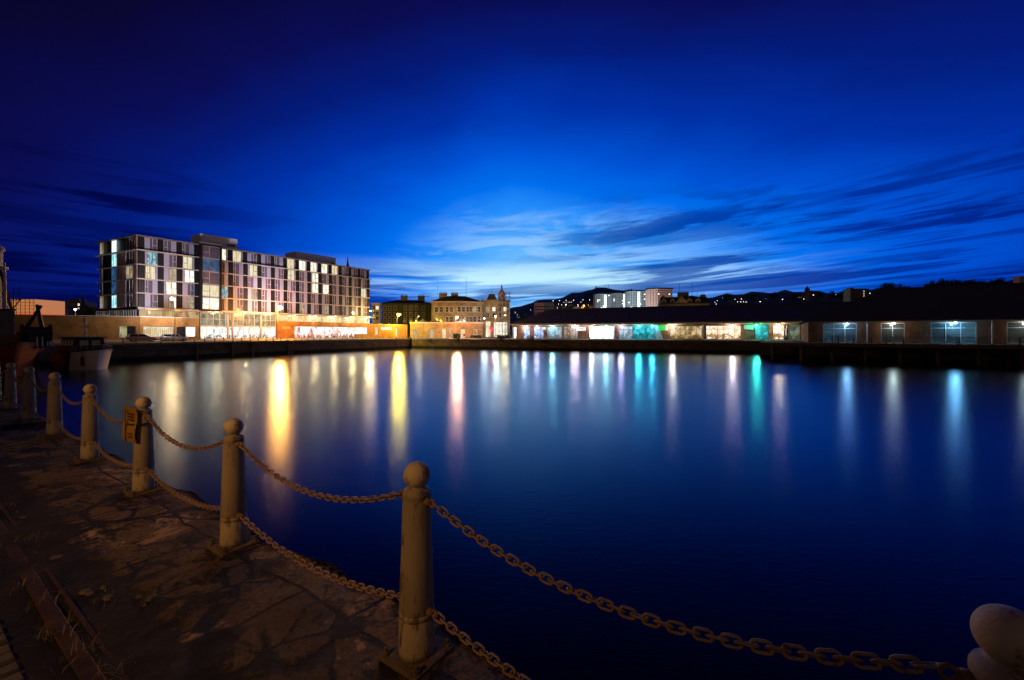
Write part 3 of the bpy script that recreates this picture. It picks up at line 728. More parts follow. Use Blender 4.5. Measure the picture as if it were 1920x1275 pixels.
# black framed bay
tb = MB()
HF.box(tb, 11.0, 11.35, .13, 1.25, 6.9, 22.35); HF.box(tb, 14.95, 15.3, .13, 1.25, 6.9, 22.35); HF.box(tb, 11.36, 14.94, .13, 1.25, 22.05, 22.35); HF.box(tb, 11.36, 14.94, .13, 1.25, 6.9, 7.15)
tb.build('bay_surround', dark_panel, t)
for r_ in range(5):
    window(HF, 11.4, 14.9, floors[r_] + .12, floors[r_] + 2.8, .9, [warm_b, warm_a, curt, blue_a, curt][r_], t, .42, True, True)  # the blue pane is unlit; its blue is put in as glow
mb = MB()
for r_ in range(1, 5): HF.box(mb, 11.36, 14.94, .2, .98, floors[r_] - .14, floors[r_] + .06)
mb.build('bay_slabs', light_panel, t)
# short side: pale ribs, glazed and dark strips
def hs(px): return HS.s(px)
cl_ = mat('timber_cladding', (.36, .25, .20), .7, var=.2, scale=2)
for a, b_ in ((250.7, 256.8), (219.7, 234.7)):
    mb = MB()
    for r_ in range(5):
        z0 = floors[r_] + .11; z1 = floors[r_] + 2.87
        s0, s1 = sorted((hs(a), hs(b_))); s0 = max(s0, .14)
        if r_ == 4 and a < 240: continue
        k = s0
        while k < s1 - .1: HS.box(mb, k, min(k + .22, s1), -.05, .04, z0, z1); k += .36
        HS.box(mb, s0, s1, -.12, -.052, z0, z1)
    mb.build('ribbed_cladding', cl_, t)
for r_ in range(5):
    z0 = floors[r_] + .12; z1 = floors[r_] + 2.84
    sc_ = cyan_a if r_ in (0, 3) else (blue_a if r_ < 4 else emis('stair_white', (.8, 1, 1), 1.5))
    if r_ in (0, 3): sc_ = emis('stair_cyan', (.55, .95, 1.0), 1.1, 'room', [(.1, .35, .45), (.4, .9, 1), (1, 1, 1)], 1.2)
    s0, s1 = sorted((hs(209), hs(217.5))); window(HS, s0, s1, z0, z1, -.05, sc_, t, .5, False)
    s0, s1 = sorted((hs(236), hs(248))); window(HS, s0, s1, z0, z1, -.05, warm_c if r_ == 2 else curt, t, .45, True)
    s0, s1 = sorted((hs(187), hs(192.3))); window(HS, s0, s1, z0, z1, -.05, warm_c if r_ in (0, 4) else curt, t, .5, True)
for b_, lp in lpd.items(): lp.build('light_panel', light_panel, t)
# first floor band and ground floor
band_m = emis('restaurant_band', (1, .8, .4), .9, 'room', [(.30, .20, .07), (1, .72, .30), (1, .95, .7)], .8)
band_l = emis('band_left', (1, .8, .5), .55, 'room', [(.02, .02, .02), (.8, .5, .18), (1, .8, .4)], .7)
lobby_hi = emis('lobby_upper', (.7, .8, .6), .42, 'room', [(.08, .10, .07), (.45, .55, .38), (.9, .85, .5)], .9)
lobby_lo = emis('lobby_lower', (.9, .95, 1), 1.5, 'room', [(.03, .07, .08), (.35, .40, .40), (1, .85, .70), (1, 1, 1), (1, 1, 1)], 1.1)
shop = emis('restaurant_lower', (1, .8, .8), 1.4, 'room', [(.12, .02, .02), (.50, .12, .10), (1, .78, .72), (1, 1, 1), (1, 1, 1)], .9)
def glazing(fr, a0, a1, z0, z1, dd, m, par, pitch, name='glazing', bars=(), fm=framem, t_=.08):
    mb = MB(); fr.box(mb, a0, a1, dd - .05, dd, z0, z1); w = mb.build(name, m, par)
    mb = MB(); n_ = max(1, round((a1 - a0) / pitch)) if pitch else 1
    for k in range(n_ + 1):
        c_ = a0 + (a1 - a0) * k / n_; fr.box(mb, c_ - t_ / 2, c_ + t_ / 2, dd + .003, dd + .10, z0, z1)
    for zb in list(bars) + [z1 - t_ / 2, z0 + t_ / 2]:
        for k in range(n_):
            c0 = a0 + (a1 - a0) * k / n_ + t_ / 2; c1 = a0 + (a1 - a0) * (k + 1) / n_ - t_ / 2
            fr.box(mb, c0, c1, dd + .003, dd + .08, zb - t_ / 2, zb + t_ / 2)
    mb.build('mullions', fm, w); return w
sA, sB = HF.s(375.5), HF.s(516)
glazing(HF, .4, sA - .3, 4.9, 6.7, .0, band_l, t, 1.6)
HS.box(core, 0, 1, 0, 0, 0, 0) if False else None
glazing(HS, .3, sideL, 4.9, 6.7, .0, emis('band_side', (.9, .8, .6), .10, 'room', [(.02, .02, .02), (.3, .25, .15), (1, .9, .6)], .7), t, 1.0)
glazing(HF, sA, sB, 3.55, 6.6, .05, lobby_hi, t, 1.35, bars=(5.1,))
glazing(HF, sA, sB, GZ, 3.35, .05, lobby_lo, t, 1.35)
mb = MB(); HF.box(mb, sA, sB, -.3, .25, 3.36, 3.54); mb.build('transom', slabm, t)
for px in (424, 433, 486): 
    mb = MB(); a = HF.s(px); mb.lathe([(.22, 0), (.22, 6.2)], 12, HF.p(a, .9, GZ)); mb.build('column', slabm, t, smooth=True)
glazing(HF, sB + .35, 58.4, 5.0, 6.65, .0, band_m, t, 1.5)
mb = MB(); HF.box(mb, sB + .3, 59.2, .10, 1.9, 6.75, 6.95); HF.box(mb, 1, sA, .46, .9, 6.75, 6.95); mb.build('canopy', slabm, t)
HR = 74.5
wz = MB()
w0, w1_ = HF.s(551), HF.s(664.5); x0_, x1_ = HF.s(665), HF.s(687.5)
HF.box(wz, sB + .3, w0, -.6, .35, GZ - .3, 4.95); HF.box(wz, w0, x1_, -.6, .35, 3.75, 4.95); HF.box(wz, x0_, x1_, -.6, .35, GZ - .3, 1.45); HF.box(wz, x1_, 58.4, -.6, .35, GZ - .3, 4.95)
HF.box(wz, 58.4, HF.s(702.3), -8, .35, GZ - .3, 4.75); HF.box(wz, HF.s(708), HF.s(741), -8, .35, GZ - .3, 4.75)
HF.box(wz, HF.s(702.3), HF.s(708), -8, .35, GZ - .3, 1.2); HF.box(wz, HF.s(702.3), HF.s(708), -8, .35, 3.9, 4.75)
HF.box(wz, HF.s(744), HR, -8, .35, GZ - .3, 4.75); HF.box(wz, HF.s(741), HF.s(744), -8, .35, 3.9, 4.75)
wz.build('brick_plinth', orange_brick, t)
mb = MB(); HF.box(mb, sB + .3, 58.4, -.62, .42, 4.96, 5.06); HF.box(mb, 58.41, HR, -8.1, .42, 4.76, 4.86); mb.build('plinth_coping', slabm, t)
glazing(HF, w0 + .02, w1_, GZ, 3.7, .1, shop, t, 1.25, bars=(1.1,))
glazing(HF, x0_ + .02, x1_ - .02, 1.5, 3.7, .1, emis('cafe', (1, .9, .8), 1.6, 'room', [(.4, .3, .15), (1, .9, .7), (1, 1, 1)], 1.3), t, 1.6)
glazing(HF, HF.s(702.5), HF.s(707.8), 1.25, 3.85, .1, warm_a, t, 1.2)
glazing(HF, HF.s(741.3), HF.s(743.8), GZ, 3.85, .1, warm_b, t, 1.2)
mb = MB(); HF.box(mb, HF.s(744.8), HF.s(749.5), .36, .4, GZ, 3.7); mb.build('service_door', mat('door_bronze', (.25, .15, .07), .5), t)
# under-canopy lights that wash the front of the hotel
for a, pw in ((33, 220), (39, 260), (45, 300), (51, 340), (56.5, 340), (sB - 2, 160), (sB - 8, 130), (sA + 3, 110)):
    light('canopy_light', HF.p(a, 1.3, 6.5), (1.0, .70, .30), pw * 1.8, .12, t)
    mb = MB(); mb.lathe([(.12, 0), (.14, .04), (.14, .10)], 12, HF.p(a, 1.3, 6.62)); mb.build('downlight', emis('downlight_glow', (1, .8, .45), 12), t)
for a, pw in ((2.5, 80), (7, 80)):
    light('terrace_light', HF.p(a, 1.6, 6.2), (1.0, .72, .35), pw, .1, t)

# wall signs (their lettering cannot be read in the photo: raised strokes only)
def strokes(fr, a0, a1, z0, z1, dd, par, m, seed, n_):
    r_ = random.Random(seed); mb = MB(); w = (a1 - a0) / n_
    for k in range(n_):
        c_ = a0 + k * w
        fr.box(mb, c_ + .1 * w, c_ + .28 * w, dd, dd + .06, z0, z1)
        if r_.random() < .8: fr.box(mb, c_ + .29 * w, c_ + .8 * w, dd, dd + .06, z1 - (z1 - z0) * .2, z1)
        if r_.random() < .6: fr.box(mb, c_ + .29 * w, c_ + .8 * w, dd, dd + .06, z0, z0 + (z1 - z0) * .2)
        if r_.random() < .5: fr.box(mb, c_ + .29 * w, c_ + .7 * w, dd, dd + .06, (z0 + z1) / 2 - .05, (z0 + z1) / 2 + .05)
    return mb.build('lettering', m, par)
a0, a1 = HF.s(528), HF.s(544)
sg = thing('wall_sign', HF.p(a0, .4, 2.9), 'small raised white lettering on the orange brick left of the restaurant windows', 'sign')
strokes(HF, a0, a1, 2.95, 3.5, .36, sg, mat('sign_letters', (.75, .68, .55), .5), 4, 9)
a0, a1 = HF.s(713), HF.s(733)
sg = thing('wall_sign', HF.p(a0, .4, 2.9), 'glowing white lettering on the low yellow brick wing right of the hotel', 'sign')
strokes(HF, a0, a1, 3.0, 3.8, .36, sg, emis('lit_letters', (1, .95, .85), 2.2), 9, 9)

# podium with blank brick wall (left)
t = thing('podium_building', (-72, 83, .35), 'long low brick podium wall with a few windows behind the parked cars', 'building')
PF = Fr((-71.3, 81.8), (.549, .836), 1); PL = Fr((-71.3, 81.8), (-.872, -.490), -1)
if PL.n.y > 0 and PL.n.x < 0: pass
PL.n = Vector((.490, -.872))
br_l = brick('podium_brick', (.34, .165, .036), (.28, .125, .028), (.24, .14, .06), .23, .075, rot=math.atan2(.49, .872), msize=.008, bumpd=.004)
plen = PF.s(374); llen = 46
mb = MB()
c0, c1, c2_, c3 = PF.s(269), PF.s(325), PF.s(348.5), PF.s(366.5)
def holes(fr, mb, L0, L1, z0, z1, hs_, d0=-.5, d1=0.):
    cur = L0
    for a, b_, za, zb in sorted(hs_):
        fr.box(mb, cur, a, d0, d1, z0, z1)
        if za > z0: fr.box(mb, a, b_, d0, d1, z0, za)
        fr.box(mb, a, b_, d0, d1, zb, z1); cur = b_
    fr.box(mb, cur, L1, d0, d1, z0, z1)
holes(PF, mb, 0, plen, -.1, 4.86, [(c0, c1, 1.0, 3.1), (c2_, c3, 1.0, 3.1)])
e0, e1 = sorted((PL.s(224), PL.s(238.3)))
holes(PL, mb, .01, llen, -.1, 4.86, [(e0, e1, .95, 3.15)])
mb.build('wall', br_l, t)
mb = MB(); PF.box(mb, 0, plen, -.55, .06, 4.87, 4.97); PL.box(mb, .06, llen, -.55, .06, 4.87, 4.97); mb.build('coping', slabm, t)
mb = MB(); mb.prism([PF.p(0, -.5, 0)[:2], PF.p(plen, -.5, 0)[:2], PF.p(plen, -8, 0)[:2], (-84, 97), (-110, 92), PL.p(llen, -.5, 0)[:2]], 4.5, 4.8); mb.build('flat_roof', asphalt, t)
glazing(PF, c0, c1, 1.0, 3.1, -.2, emis('podium_room', (1, .8, .4), .75, 'curtain', [(.5, .35, .12), (.95, .72, .32), (1, .95, .75)], .8), t, 2.6, name='window', bars=(2.8,))
glazing(PF, c2_, c3, 1.0, 3.1, -.2, emis('podium_white', (1, .95, .8), 1.6, 'room', [(.7, .45, .2), (1, .9, .7), (1, 1, 1)], .7), t, 2.2, name='window')
glazing(PL, e0, e1, .95, 3.15, -.2, emis('podium_dimroom', (.8, .8, .4), .42, 'room', [(.25, .28, .12), (.7, .62, .28), (.9, .9, .5)], .5), t, 1.6, name='window')
for fr, a, b_ in ((PF, PF.s(331), PF.s(348)), (PL, *sorted((PL.s(239), PL.s(254.5))))):
    mb = MB(); n_ = 14
    for k in range(n_): fr.box(mb, a, b_, .005 + 0, .05, 1.0 + 2.1 * k / n_, 1.0 + 2.1 * (k + .75) / n_)
    mb.build('louvre_panel', dark_panel, t)

# parked cars ------------------------------------------------------------
def car(c_, heading, paint, label, name='parked_car'):
    t = thing(name, c_, label, 'car', 'cars parked by the quay'); u_ = Vector(heading).normalized(); n_ = Vector((u_.y, -u_.x))
    def P_(a, b_, z): return (c_[0] + u_.x * a + n_.x * b_, c_[1] + u_.y * a + n_.y * b_, c_[2] + z)
    # sections along the length: (a, half width, z bottom, z beltline)
    mb = MB(); S = [(-2.15, .70, .42, .80), (-2.08, .82, .28, .92), (-1.5, .87, .22, .96), (0, .88, .20, .94), (.9, .87, .20, .92), (1.7, .84, .24, .80), (2.1, .74, .30, .68), (2.2, .60, .42, .58)]
    vs = []; 
    for a, w, z0, z1 in S: vs += [P_(a, -w * .93, z0), P_(a, w * .93, z0), P_(a, w, (z0 + z1) / 2), P_(a, w * .95, z1), P_(a, -w * .95, z1), P_(a, -w, (z0 + z1) / 2)]
    fs = []
    for i in range(len(S) - 1):
        for k in range(6): fs.append((i * 6 + k, i * 6 + (k + 1) % 6, (i + 1) * 6 + (k + 1) % 6, (i + 1) * 6 + k))
    fs += [tuple(range(6))[::-1], tuple(range((len(S) - 1) * 6, len(S) * 6))]
    mb.add(vs, fs); body = mb.build('body', paint, t, smooth=False, bevel=.03)
    gl = mat('car_glass', (.015, .015, .02), .08, spec=.8); rb = mat('tyre_rubber', (.015, .015, .015), .8); al = mat('alloy', (.45, .45, .45), .35, metal=.8)
    mb = MB(); S2 = [(-2.02, -1.72, .80, .66), (1.05, .25, .82, .64)]
    mb.add([P_(-2.02, -.79, .92), P_(1.08, -.80, .90), P_(1.08, .80, .90), P_(-2.02, .79, .92), P_(-1.72, -.62, 1.40), P_(.22, -.62, 1.42), P_(.22, .62, 1.42), P_(-1.72, .62, 1.40)],
           [(3, 2, 1, 0), (0, 1, 5, 4), (1, 2, 6, 5), (2, 3, 7, 6), (3, 0, 4, 7)])
    mb.build('windows', gl, t)
    mb = MB(); mb.hexa([P_(-1.80, -.635, 1.385), P_(.26, -.635, 1.405), P_(.26, .635, 1.405), P_(-1.80, .635, 1.385), P_(-1.74, -.58, 1.45), P_(.16, -.58, 1.47), P_(.16, .58, 1.47), P_(-1.74, .58, 1.45)])
    for sd in (-1, 1):
        for a0, a1, b0 in ((.24, 1.06, 0), (-.62, -.62, 1), (-1.75, -2.03, 0)):
            z0, z1 = 1.41, .92
            mb.tube([P_(a0, sd * .63, z0), P_(a1, sd * .80, z1)], .035, 5)
    mb.build('roof', paint, t)
    for a in (-1.35, 1.35):
        for sd in (-1, 1):
            mb = MB(); mb.tube([P_(a, sd * .68, .32), P_(a, sd * .885, .32)], .32, 18); w = mb.build('wheel', rb, t)
            mb = MB(); mb.tube([P_(a, sd * .886, .32), P_(a, sd * .90, .32)], .2, 12); mb.build('rim', al, w)
    for sd in (-1, 1):
        mb = MB(); mb.tube([P_(2.06, sd * .58, .62), P_(2.17, sd * .55, .60)], .09, 10); mb.build('headlight', mat('lamp_lens', (.6, .6, .6), .1), t)
        mb = MB(); mb.hexa([P_(-2.17, sd * .62, .70), P_(-2.06, sd * .62, .70), P_(-2.06, sd * .8, .70), P_(-2.17, sd * .8, .70), P_(-2.15, sd * .62, .98), P_(-2.0, sd * .62, .98), P_(-2.0, sd * .78, .98), P_(-2.15, sd * .78, .98)]); mb.build('tail_light', mat('tail_lens', (.25, .02, .015), .2), t)
        mb = MB(); mb.box(0, .001, 0, .001, 0, .001); mb = MB(); q_ = P_(.62, sd * .95, .98); mb.lathe([(.02, -.05), (.08, -.03), (.08, .05), (.02, .07)], 8, q_); mb.build('wing_mirror', paint, t)
    return t
silver = mat('silver_paint', (.36, .33, .36), .3, metal=.4, var=.05, spec=.6); grey = mat('grey_purple_paint', (.22, .18, .24), .3, metal=.4, var=.05, spec=.6)
car(pt(266, 80.5, .14), (.62, .78), grey, 'dark grey estate car parked before the brick wall, left of the two')
car(pt(327, 85.5, .14), (.60, .80), silver, 'silver hatchback parked beneath the tall lamp post, right of the two')

# ================================================================== OLD TOWN BUILDINGS (middle)
sandstone = brick('sandstone', (.34, .27, .17), (.28, .22, .14), (.20, .16, .11), .9, .32, rot=0, msize=.012, bumpd=.01)
dim_stone = brick('dim_sandstone', (.20, .18, .15), (.16, .145, .12), (.12, .10, .08), .9, .32, rot=0, msize=.012, bumpd=.01)
slate = mat('slate_roof', (.045, .045, .05), .7, var=.35, scale=3, stretch=(1, 1, 4))
dglass = mat('dark_glass', (.02, .022, .03), .1, spec=.6)
render_w = mat('cream_render', (.50, .44, .33), .8, var=.12, scale=1)
def block(t, fr, a0, a1, dep, z0, z1, m, name='wall'):
    mb = MB(); fr.box(mb, a0, a1, -dep, 0, z0, z1); return mb.build(name, m, t)
def sash(t, fr, a, w, z0, z1, m=None, d0=0.):
    mb = MB(); fr.box(mb, a - w / 2, a + w / 2, d0 + .012, d0 + .03, z0, z1); wn = mb.build('window', m or dglass, t)
    mb = MB()
    fr.box(mb, a - w / 2 - .12, a - w / 2, d0 + .0, d0 + .10, z0 - .1, z1 + .15); fr.box(mb, a + w / 2, a + w / 2 + .12, d0, d0 + .10, z0 - .1, z1 + .15)
    fr.box(mb, a - w / 2, a + w / 2, d0 + .03, d0 + .12, z1, z1 + .15); fr.box(mb, a - w / 2, a + w / 2, d0 + .03, d0 + .14, z0 - .12, z0)
    fr.box(mb, a - w / 2, a + w / 2, d0 + .031, d0 + .07, (z0 + z1) / 2 - .03, (z0 + z1) / 2 + .03)
    fr.box(mb, a - .025, a + .025, d0 + .071, d0 + .085, z0, z1)
    mb.build('frame', framem, wn)
def hiproof(t, fr, a0, a1, dep, z0, z1, over=.4, hip=None, m=None, par=None):
    h_ = dep / 2 if hip is None else hip; mb = MB()
    A0, A1, D0, D1 = a0 - over, a1 + over, over, -dep - over; md = -dep / 2
    mb.add([fr.p(A0, D0, z0), fr.p(A1, D0, z0), fr.p(A1, D1, z0), fr.p(A0, D1, z0), fr.p(A0 + h_, md, z1), fr.p(A1 - h_, md, z1),
            fr.p(A0, D0, z0 - .25), fr.p(A1, D0, z0 - .25), fr.p(A1, D1, z0 - .25), fr.p(A0, D1, z0 - .25)],
           [(0, 1, 5, 4), (1, 2, 5), (2, 3, 4, 5), (3, 0, 4), (6, 7, 1, 0), (7, 8, 2, 1), (8, 9, 3, 2), (9, 6, 0, 3), (9, 8, 7, 6)])
    return mb.build('roof', m or slate, t)
def chimney(fr, a, d_, w, z0, z1, par, dd=1.0):
    mb = MB(); fr.box(mb, a - w / 2, a + w / 2, d_ - dd, d_, z0, z1); fr.box(mb, a - w / 2 - .12, a + w / 2 + .12, d_ - dd - .12, d_ + .12, z1 + .003, z1 + .25)
    n_ = max(2, int(w / .55))
    for k in range(n_): c_ = fr.p(a - w / 2 + w * (k + .5) / n_, d_ - dd / 2, z1 + .25); mb.lathe([(.15, 0), (.13, .55), (.16, .6), (.14, .65)], 8, c_)
    return mb.build('chimney', dim_stone, par)
# A: white flats seen just past the hotel
fr = Fr(pt(697, 178)[:2], (.97, .25), 1)
t = thing('apartment_block', fr.p(3, -3, .3), 'pale narrow block of flats with small square windows behind the hotel end', 'building')
block(t, fr, 0, fr.s(712.5), 9, .3, fr.z(3, 570), render_w)
mb = MB(); fr.box(mb, -.3, fr.s(715), -9.3, .3, fr.z(3, 570) + .005, fr.z(3, 570) + .4); mb.build('roof', slabm, t)
for px, py in ((707.3, 577), (707.3, 587.5), (707.3, 596.5), (701, 587.5), (701, 577), (701, 596.5)):
    a = fr.s(px); z_ = fr.z(a, py); sash(t, fr, a, 1.1, z_ - .7, z_ + .7, emis('flat_lit', (1, .95, .7), 1.2) if py == 577 and px > 705 else None)
# B: long dark greenish tenement with chimneys
fr = Fr(pt(716, 188)[:2], (.985, .17), 1); t = thing('tenement', fr.p(10, -6, .3), 'long dark tenement with a row of chimneys behind the yellow lamp', 'building')
B1_ = fr.s(809)
dk_g = mat('dark_olive_render', (.075, .085, .045), .9, var=.3, scale=.5)
block(t, fr, 0, B1_, 12, .3, fr.z(0, 569), dk_g)
rf = hiproof(t, fr, 0, B1_, 12, fr.z(0, 569) + .26, fr.z(8, 560.5))
for px in (756, 789): chimney(fr, fr.s(px), -5, 3.0, fr.z(8, 566), fr.z(8, 553.5), rf)
for px in (722, 731, 741, 760, 770, 781, 793):
    for py in (578, 590, 601):
        a = fr.s(px); z_ = fr.z(a, py); sash(t, fr, a, 1.0, z_ - .9, z_ + .9)
mb = MB(); a = fr.s(797); mb.tube([fr.p(a, .3, .3), fr.p(a, .3, fr.z(a, 562))], .09, 8); mb.build('downpipe', steel, t)
# C: sandstone customs house, two visible faces
C0 = pt(855, 172)[:2]
fl = Fr(C0, (-.93, .05), -1); fl.n = Vector((-.05, -1)).normalized(); fl.u = Vector((-1, .05)).normalized()
frr = Fr(C0, (.93, .36), 1)
t = thing('sandstone_building', (C0[0], C0[1] + 6, .3), 'square classical sandstone building with a hipped slate roof and tall sash windows', 'building')
la = abs(fl.s(809)); ra = frr.s(905); zc = fl.z(0, 567)
poly = [C0, frr.p(ra, 0, 0)[:2], (frr.p(ra, 0, 0)[0] - 5, frr.p(ra, 0, 0)[1] + 12), (fl.p(la, 0, 0)[0], C0[1] + 16), fl.p(la, 0, 0)[:2]]
MB().prism(poly, .3, zc).build('wall', sandstone, t)
def grow(poly, k):
    cx_ = sum(p[0] for p in poly) / len(poly); cy_ = sum(p[1] for p in poly) / len(poly)
    return [(cx_ + (p[0] - cx_) * k, cy_ + (p[1] - cy_) * k) for p in poly]
MB().prism(grow(poly, 1.05), zc + .003, zc + .55).build('cornice', mat('cornice_stone', (.38, .31, .20), .8), t)
pg = grow(poly, 1.03); cx_ = sum(p[0] for p in poly) / 5; cy_ = sum(p[1] for p in poly) / 5
mb = MB(); n_ = 5; top = grow(poly, .35)
mb.add([(a, b_, zc + .56) for a, b_ in pg] + [(a, b_, zc + 3.0) for a, b_ in top], [tuple(range(5, 10))] + [(i, (i + 1) % 5, 5 + (i + 1) % 5, 5 + i) for i in range(5)])
rf = mb.build('roof', slate, t)
chimney(fl, la * .62, -4, 3.2, zc + .5, fl.z(0, 549), rf); chimney(frr, 1.0, -6, 2.8, zc + .5, fl.z(0, 548.5), rf)
for (row0, row1) in ((585, 575.5), (603.5, 594)):
    for px in (818, 827.5, 838, 846.5):
        a = (C0[0] - (px - CX) / F * C0[1]); z0 = fl.z(0, row0); sash(t, fl, a, 1.15, z0, fl.z(0, row1))
    for px in (861, 869, 877, 882, 890, 898):
        a = frr.s(px); sash(t, frr, a, 1.1, frr.z(a, row0 - .3), frr.z(a, row1 - .3), warm_c if (px == 890 and row0 == 585) else None)
for px, Zm, ytop in ((820, 178, 520), (874, 182, 520), (922, 200, 536)):
    q_ = pt(px, Zm); o = thing('flagpole', (q_[0], q_[1], 12.0), {820: 'thin white flagpole above the left chimneys', 874: 'thin dark flagpole above the sandstone roof', 922: 'faint thin mast left of the dome'}[px], 'flagpole')
    mb = MB(); mb.tube([(q_[0], q_[1], 11.5), (q_[0], q_[1], zz_(ytop, Zm))], [.09, .05], 6); mb.build('pole', framem if px == 820 else steel, o)
    MB().lathe([(.02, -.1), (.12, 0), (.02, .1)], 8, (q_[0], q_[1], zz_(ytop, Zm))).build('finial', steel, o)
spot('stone_added_spot', (pt(840, 156)[0], 156, 1.0), (pt(850, 172)[0], 172, 9), (1.0, .66, .30), 5200, 130, .7, .3)  # added spots without fixtures, to brighten the old stone fronts
spot('stone_added_spot', (pt(925, 158)[0], 158, 1.0), (pt(930, 178)[0], 178, 10), (1.0, .72, .45), 4200, 110, .7, .3)
# D: low pale stone range lit by the lamps
fr = Fr(pt(769, 152)[:2], (.995, .10), 1)
t = thing('low_stone_range', fr.p(12, -3, .1), 'low pale stone range with big door openings, lit yellow by the lamps', 'building')
dl = fr.s(905); zt = fr.z(0, 606)
low_m = brick('pale_ashlar', (.32, .25, .15), (.27, .21, .13), (.28, .22, .15), .8, .32, rot=0, msize=.01, bumpd=.008)
holes_ = [(fr.s(a), fr.s(b_), .1, fr.z(fr.s(a), y_)) for a, b_, y_ in ((775, 783, 617), (804, 814, 617), (829, 836, 616), (842, 848, 616), (864, 872, 617), (888, 895, 617))]
mb = MB(); holes(fr, mb, 0, dl, .05, zt, holes_, -.5, 0); mb.build('wall', low_m, t)
mb = MB(); fr.box(mb, -.2, dl + .2, -9, .25, zt + .003, zt + .35); mb.build('parapet', slabm, t)
for k, h_ in enumerate(holes_): glazing(fr, h_[0], h_[1], h_[2], h_[3], -.3, warm_c if k not in (2, 4) else warm_a, t, 1.0, name='window')
mb = MB()
for px in (792, 815):   # shallow gables
    a = fr.s(px - 11); b_ = fr.s(px + 11); m_ = (a + b_) / 2; zb = zt + .36
    mb.add([fr.p(a, -.5, zb), fr.p(b_, -.5, zb), fr.p(m_, -.5, zb + 1.1), fr.p(a, -8, zb), fr.p(b_, -8, zb), fr.p(m_, -8, zb + 1.1)], [(0, 1, 2), (1, 4, 5, 2), (4, 3, 5), (3, 0, 2, 5), (0, 3, 4, 1)])
mb.build('gable_roof', slate, t)
# E: domed corner building with scaffolding
fr = Fr(pt(905, 178)[:2], (.99, .14), 1); el_ = fr.s(955.5); zt = fr.z(0, 564)
t = thing('domed_building', fr.p(el_ / 2, -5, .1), 'ornate stone corner building with a small dome and mansard tower', 'building')
block(t, fr, 0, el_, 12, .1, zt, sandstone)
mb = MB(); fr.box(mb, -.3, el_ + .3, -12.3, .35, zt + .004, zt + .5); fr.box(mb, -.2, el_ + .2, .001, .25, fr.z(0, 603), fr.z(0, 601)); mb.build('cornice', sandstone, t)
for px in (914.5, 926, 937, 947):
    for r0_, r1_ in ((583.5, 577), (595, 588)):
        a = fr.s(px); sash(t, fr, a, 1.25, fr.z(a, r0_), fr.z(a, r1_ - 1), warm_b if (px in (926,) and r0_ < 590) or px == 947 and r0_ < 590 else (warm_c if px == 914.5 and r0_ < 590 else None))
glazing(fr, fr.s(911), fr.s(919.5), .2, fr.z(2, 601), .03, warm_a, t, 1.0, name='doorway')
glazing(fr, fr.s(926), fr.s(951), .2, fr.z(3, 604), .03, warm_b, t, 1.2, name='shopfront', bars=(2.0, 3.4))
mb = MB(); a0, a1 = fr.s(914), fr.s(932); zb = zt + .5; h_ = fr.z(0, 550.5)
mb.add([fr.p(a0, -.8, zb), fr.p(a1, -.8, zb), fr.p(a1, -5, zb), fr.p(a0, -5, zb), fr.p(a0 + .9, -1.4, h_), fr.p(a1 - .9, -1.4, h_), fr.p(a1 - .9, -4.4, h_), fr.p(a0 + .9, -4.4, h_)], [(0, 1, 5, 4), (1, 2, 6, 5), (2, 3, 7, 6), (3, 0, 4, 7), (4, 5, 6, 7)])
mb.build('mansard', slate, t)
a = fr.s(942); c_ = fr.p(a, -2.6, 0); zs = [zt + .5, fr.z(0, 553), fr.z(0, 552.3), fr.z(0, 549), fr.z(0, 546), fr.z(0, 543.5), fr.z(0, 541.5), fr.z(0, 538), fr.z(0, 536), fr.z(0, 534), fr.z(0, 530)]
MB().lathe([(1.25, zs[0]), (1.25, zs[1]), (1.55, zs[2]), (1.45, zs[3]), (1.15, zs[4]), (.75, zs[5]), (.45, zs[6]), (.35, zs[7]), (.5, zs[8]), (.18, zs[9]), (.03, zs[10])], 20, (c_[0], c_[1], 0)).build('dome', mat('dome_stone', (.42, .30, .24), .7), t, smooth=False)
mb = MB()
for k in range(8):
    an = k * math.pi / 4; mb.tube([(c_[0] + 1.42 * math.cos(an), c_[1] + 1.42 * math.sin(an), zs[0]), (c_[0] + 1.42 * math.cos(an), c_[1] + 1.42 * math.sin(an), zs[1])], .13, 6)
mb.build('colonnade', sandstone, t)
s_ = thing('scaffolding', fr.p(fr.s(945), 1.0, .1), 'steel scaffolding around the dome and corner of the ornate building', 'scaffolding')
mb = MB()
for px in (935, 941.5, 948, 954.5):
    a = fr.s(px); top_ = fr.z(0, 546 if px > 940 else 549)
    for dd in (.8, 1.8): mb.tube([fr.p(a, dd, .1), fr.p(a, dd, top_)], .06, 5)
for py in (549, 556, 565, 575, 585, 597, 609, 621):
    for dd in (.8, 1.8): mb.tube([fr.p(fr.s(933), dd, fr.z(0, py)), fr.p(fr.s(957), dd, fr.z(0, py))], .05, 5)
    fr.box(mb, fr.s(934), fr.s(956), .9, 1.7, fr.z(0, py) - .15, fr.z(0, py) - .09)
mb.build('tubes', steel, s_)
# red shop sign in the ground floor
sg = thing('shop_sign', fr.p(fr.s(920), .4, 3.5), 'glowing red shop panel at the foot of the domed building', 'sign')
mb = MB(); fr.box(mb, fr.s(917), fr.s(924), .3, .45, fr.z(3, 618), fr.z(3, 613)); mb.build('panel', emis('red_shop', (1, .04, .05), 1.6), sg)
mb = MB(); fr.box(mb, fr.s(916), fr.s(925), .25, .5, fr.z(3, 613) + .003, fr.z(3, 613) + .15); mb.build('hood', dark_panel, sg)
light('red_glow', fr.p(fr.s(920.5), 1.2, 3.3), (1, .03, .25), 160, .3, sg)
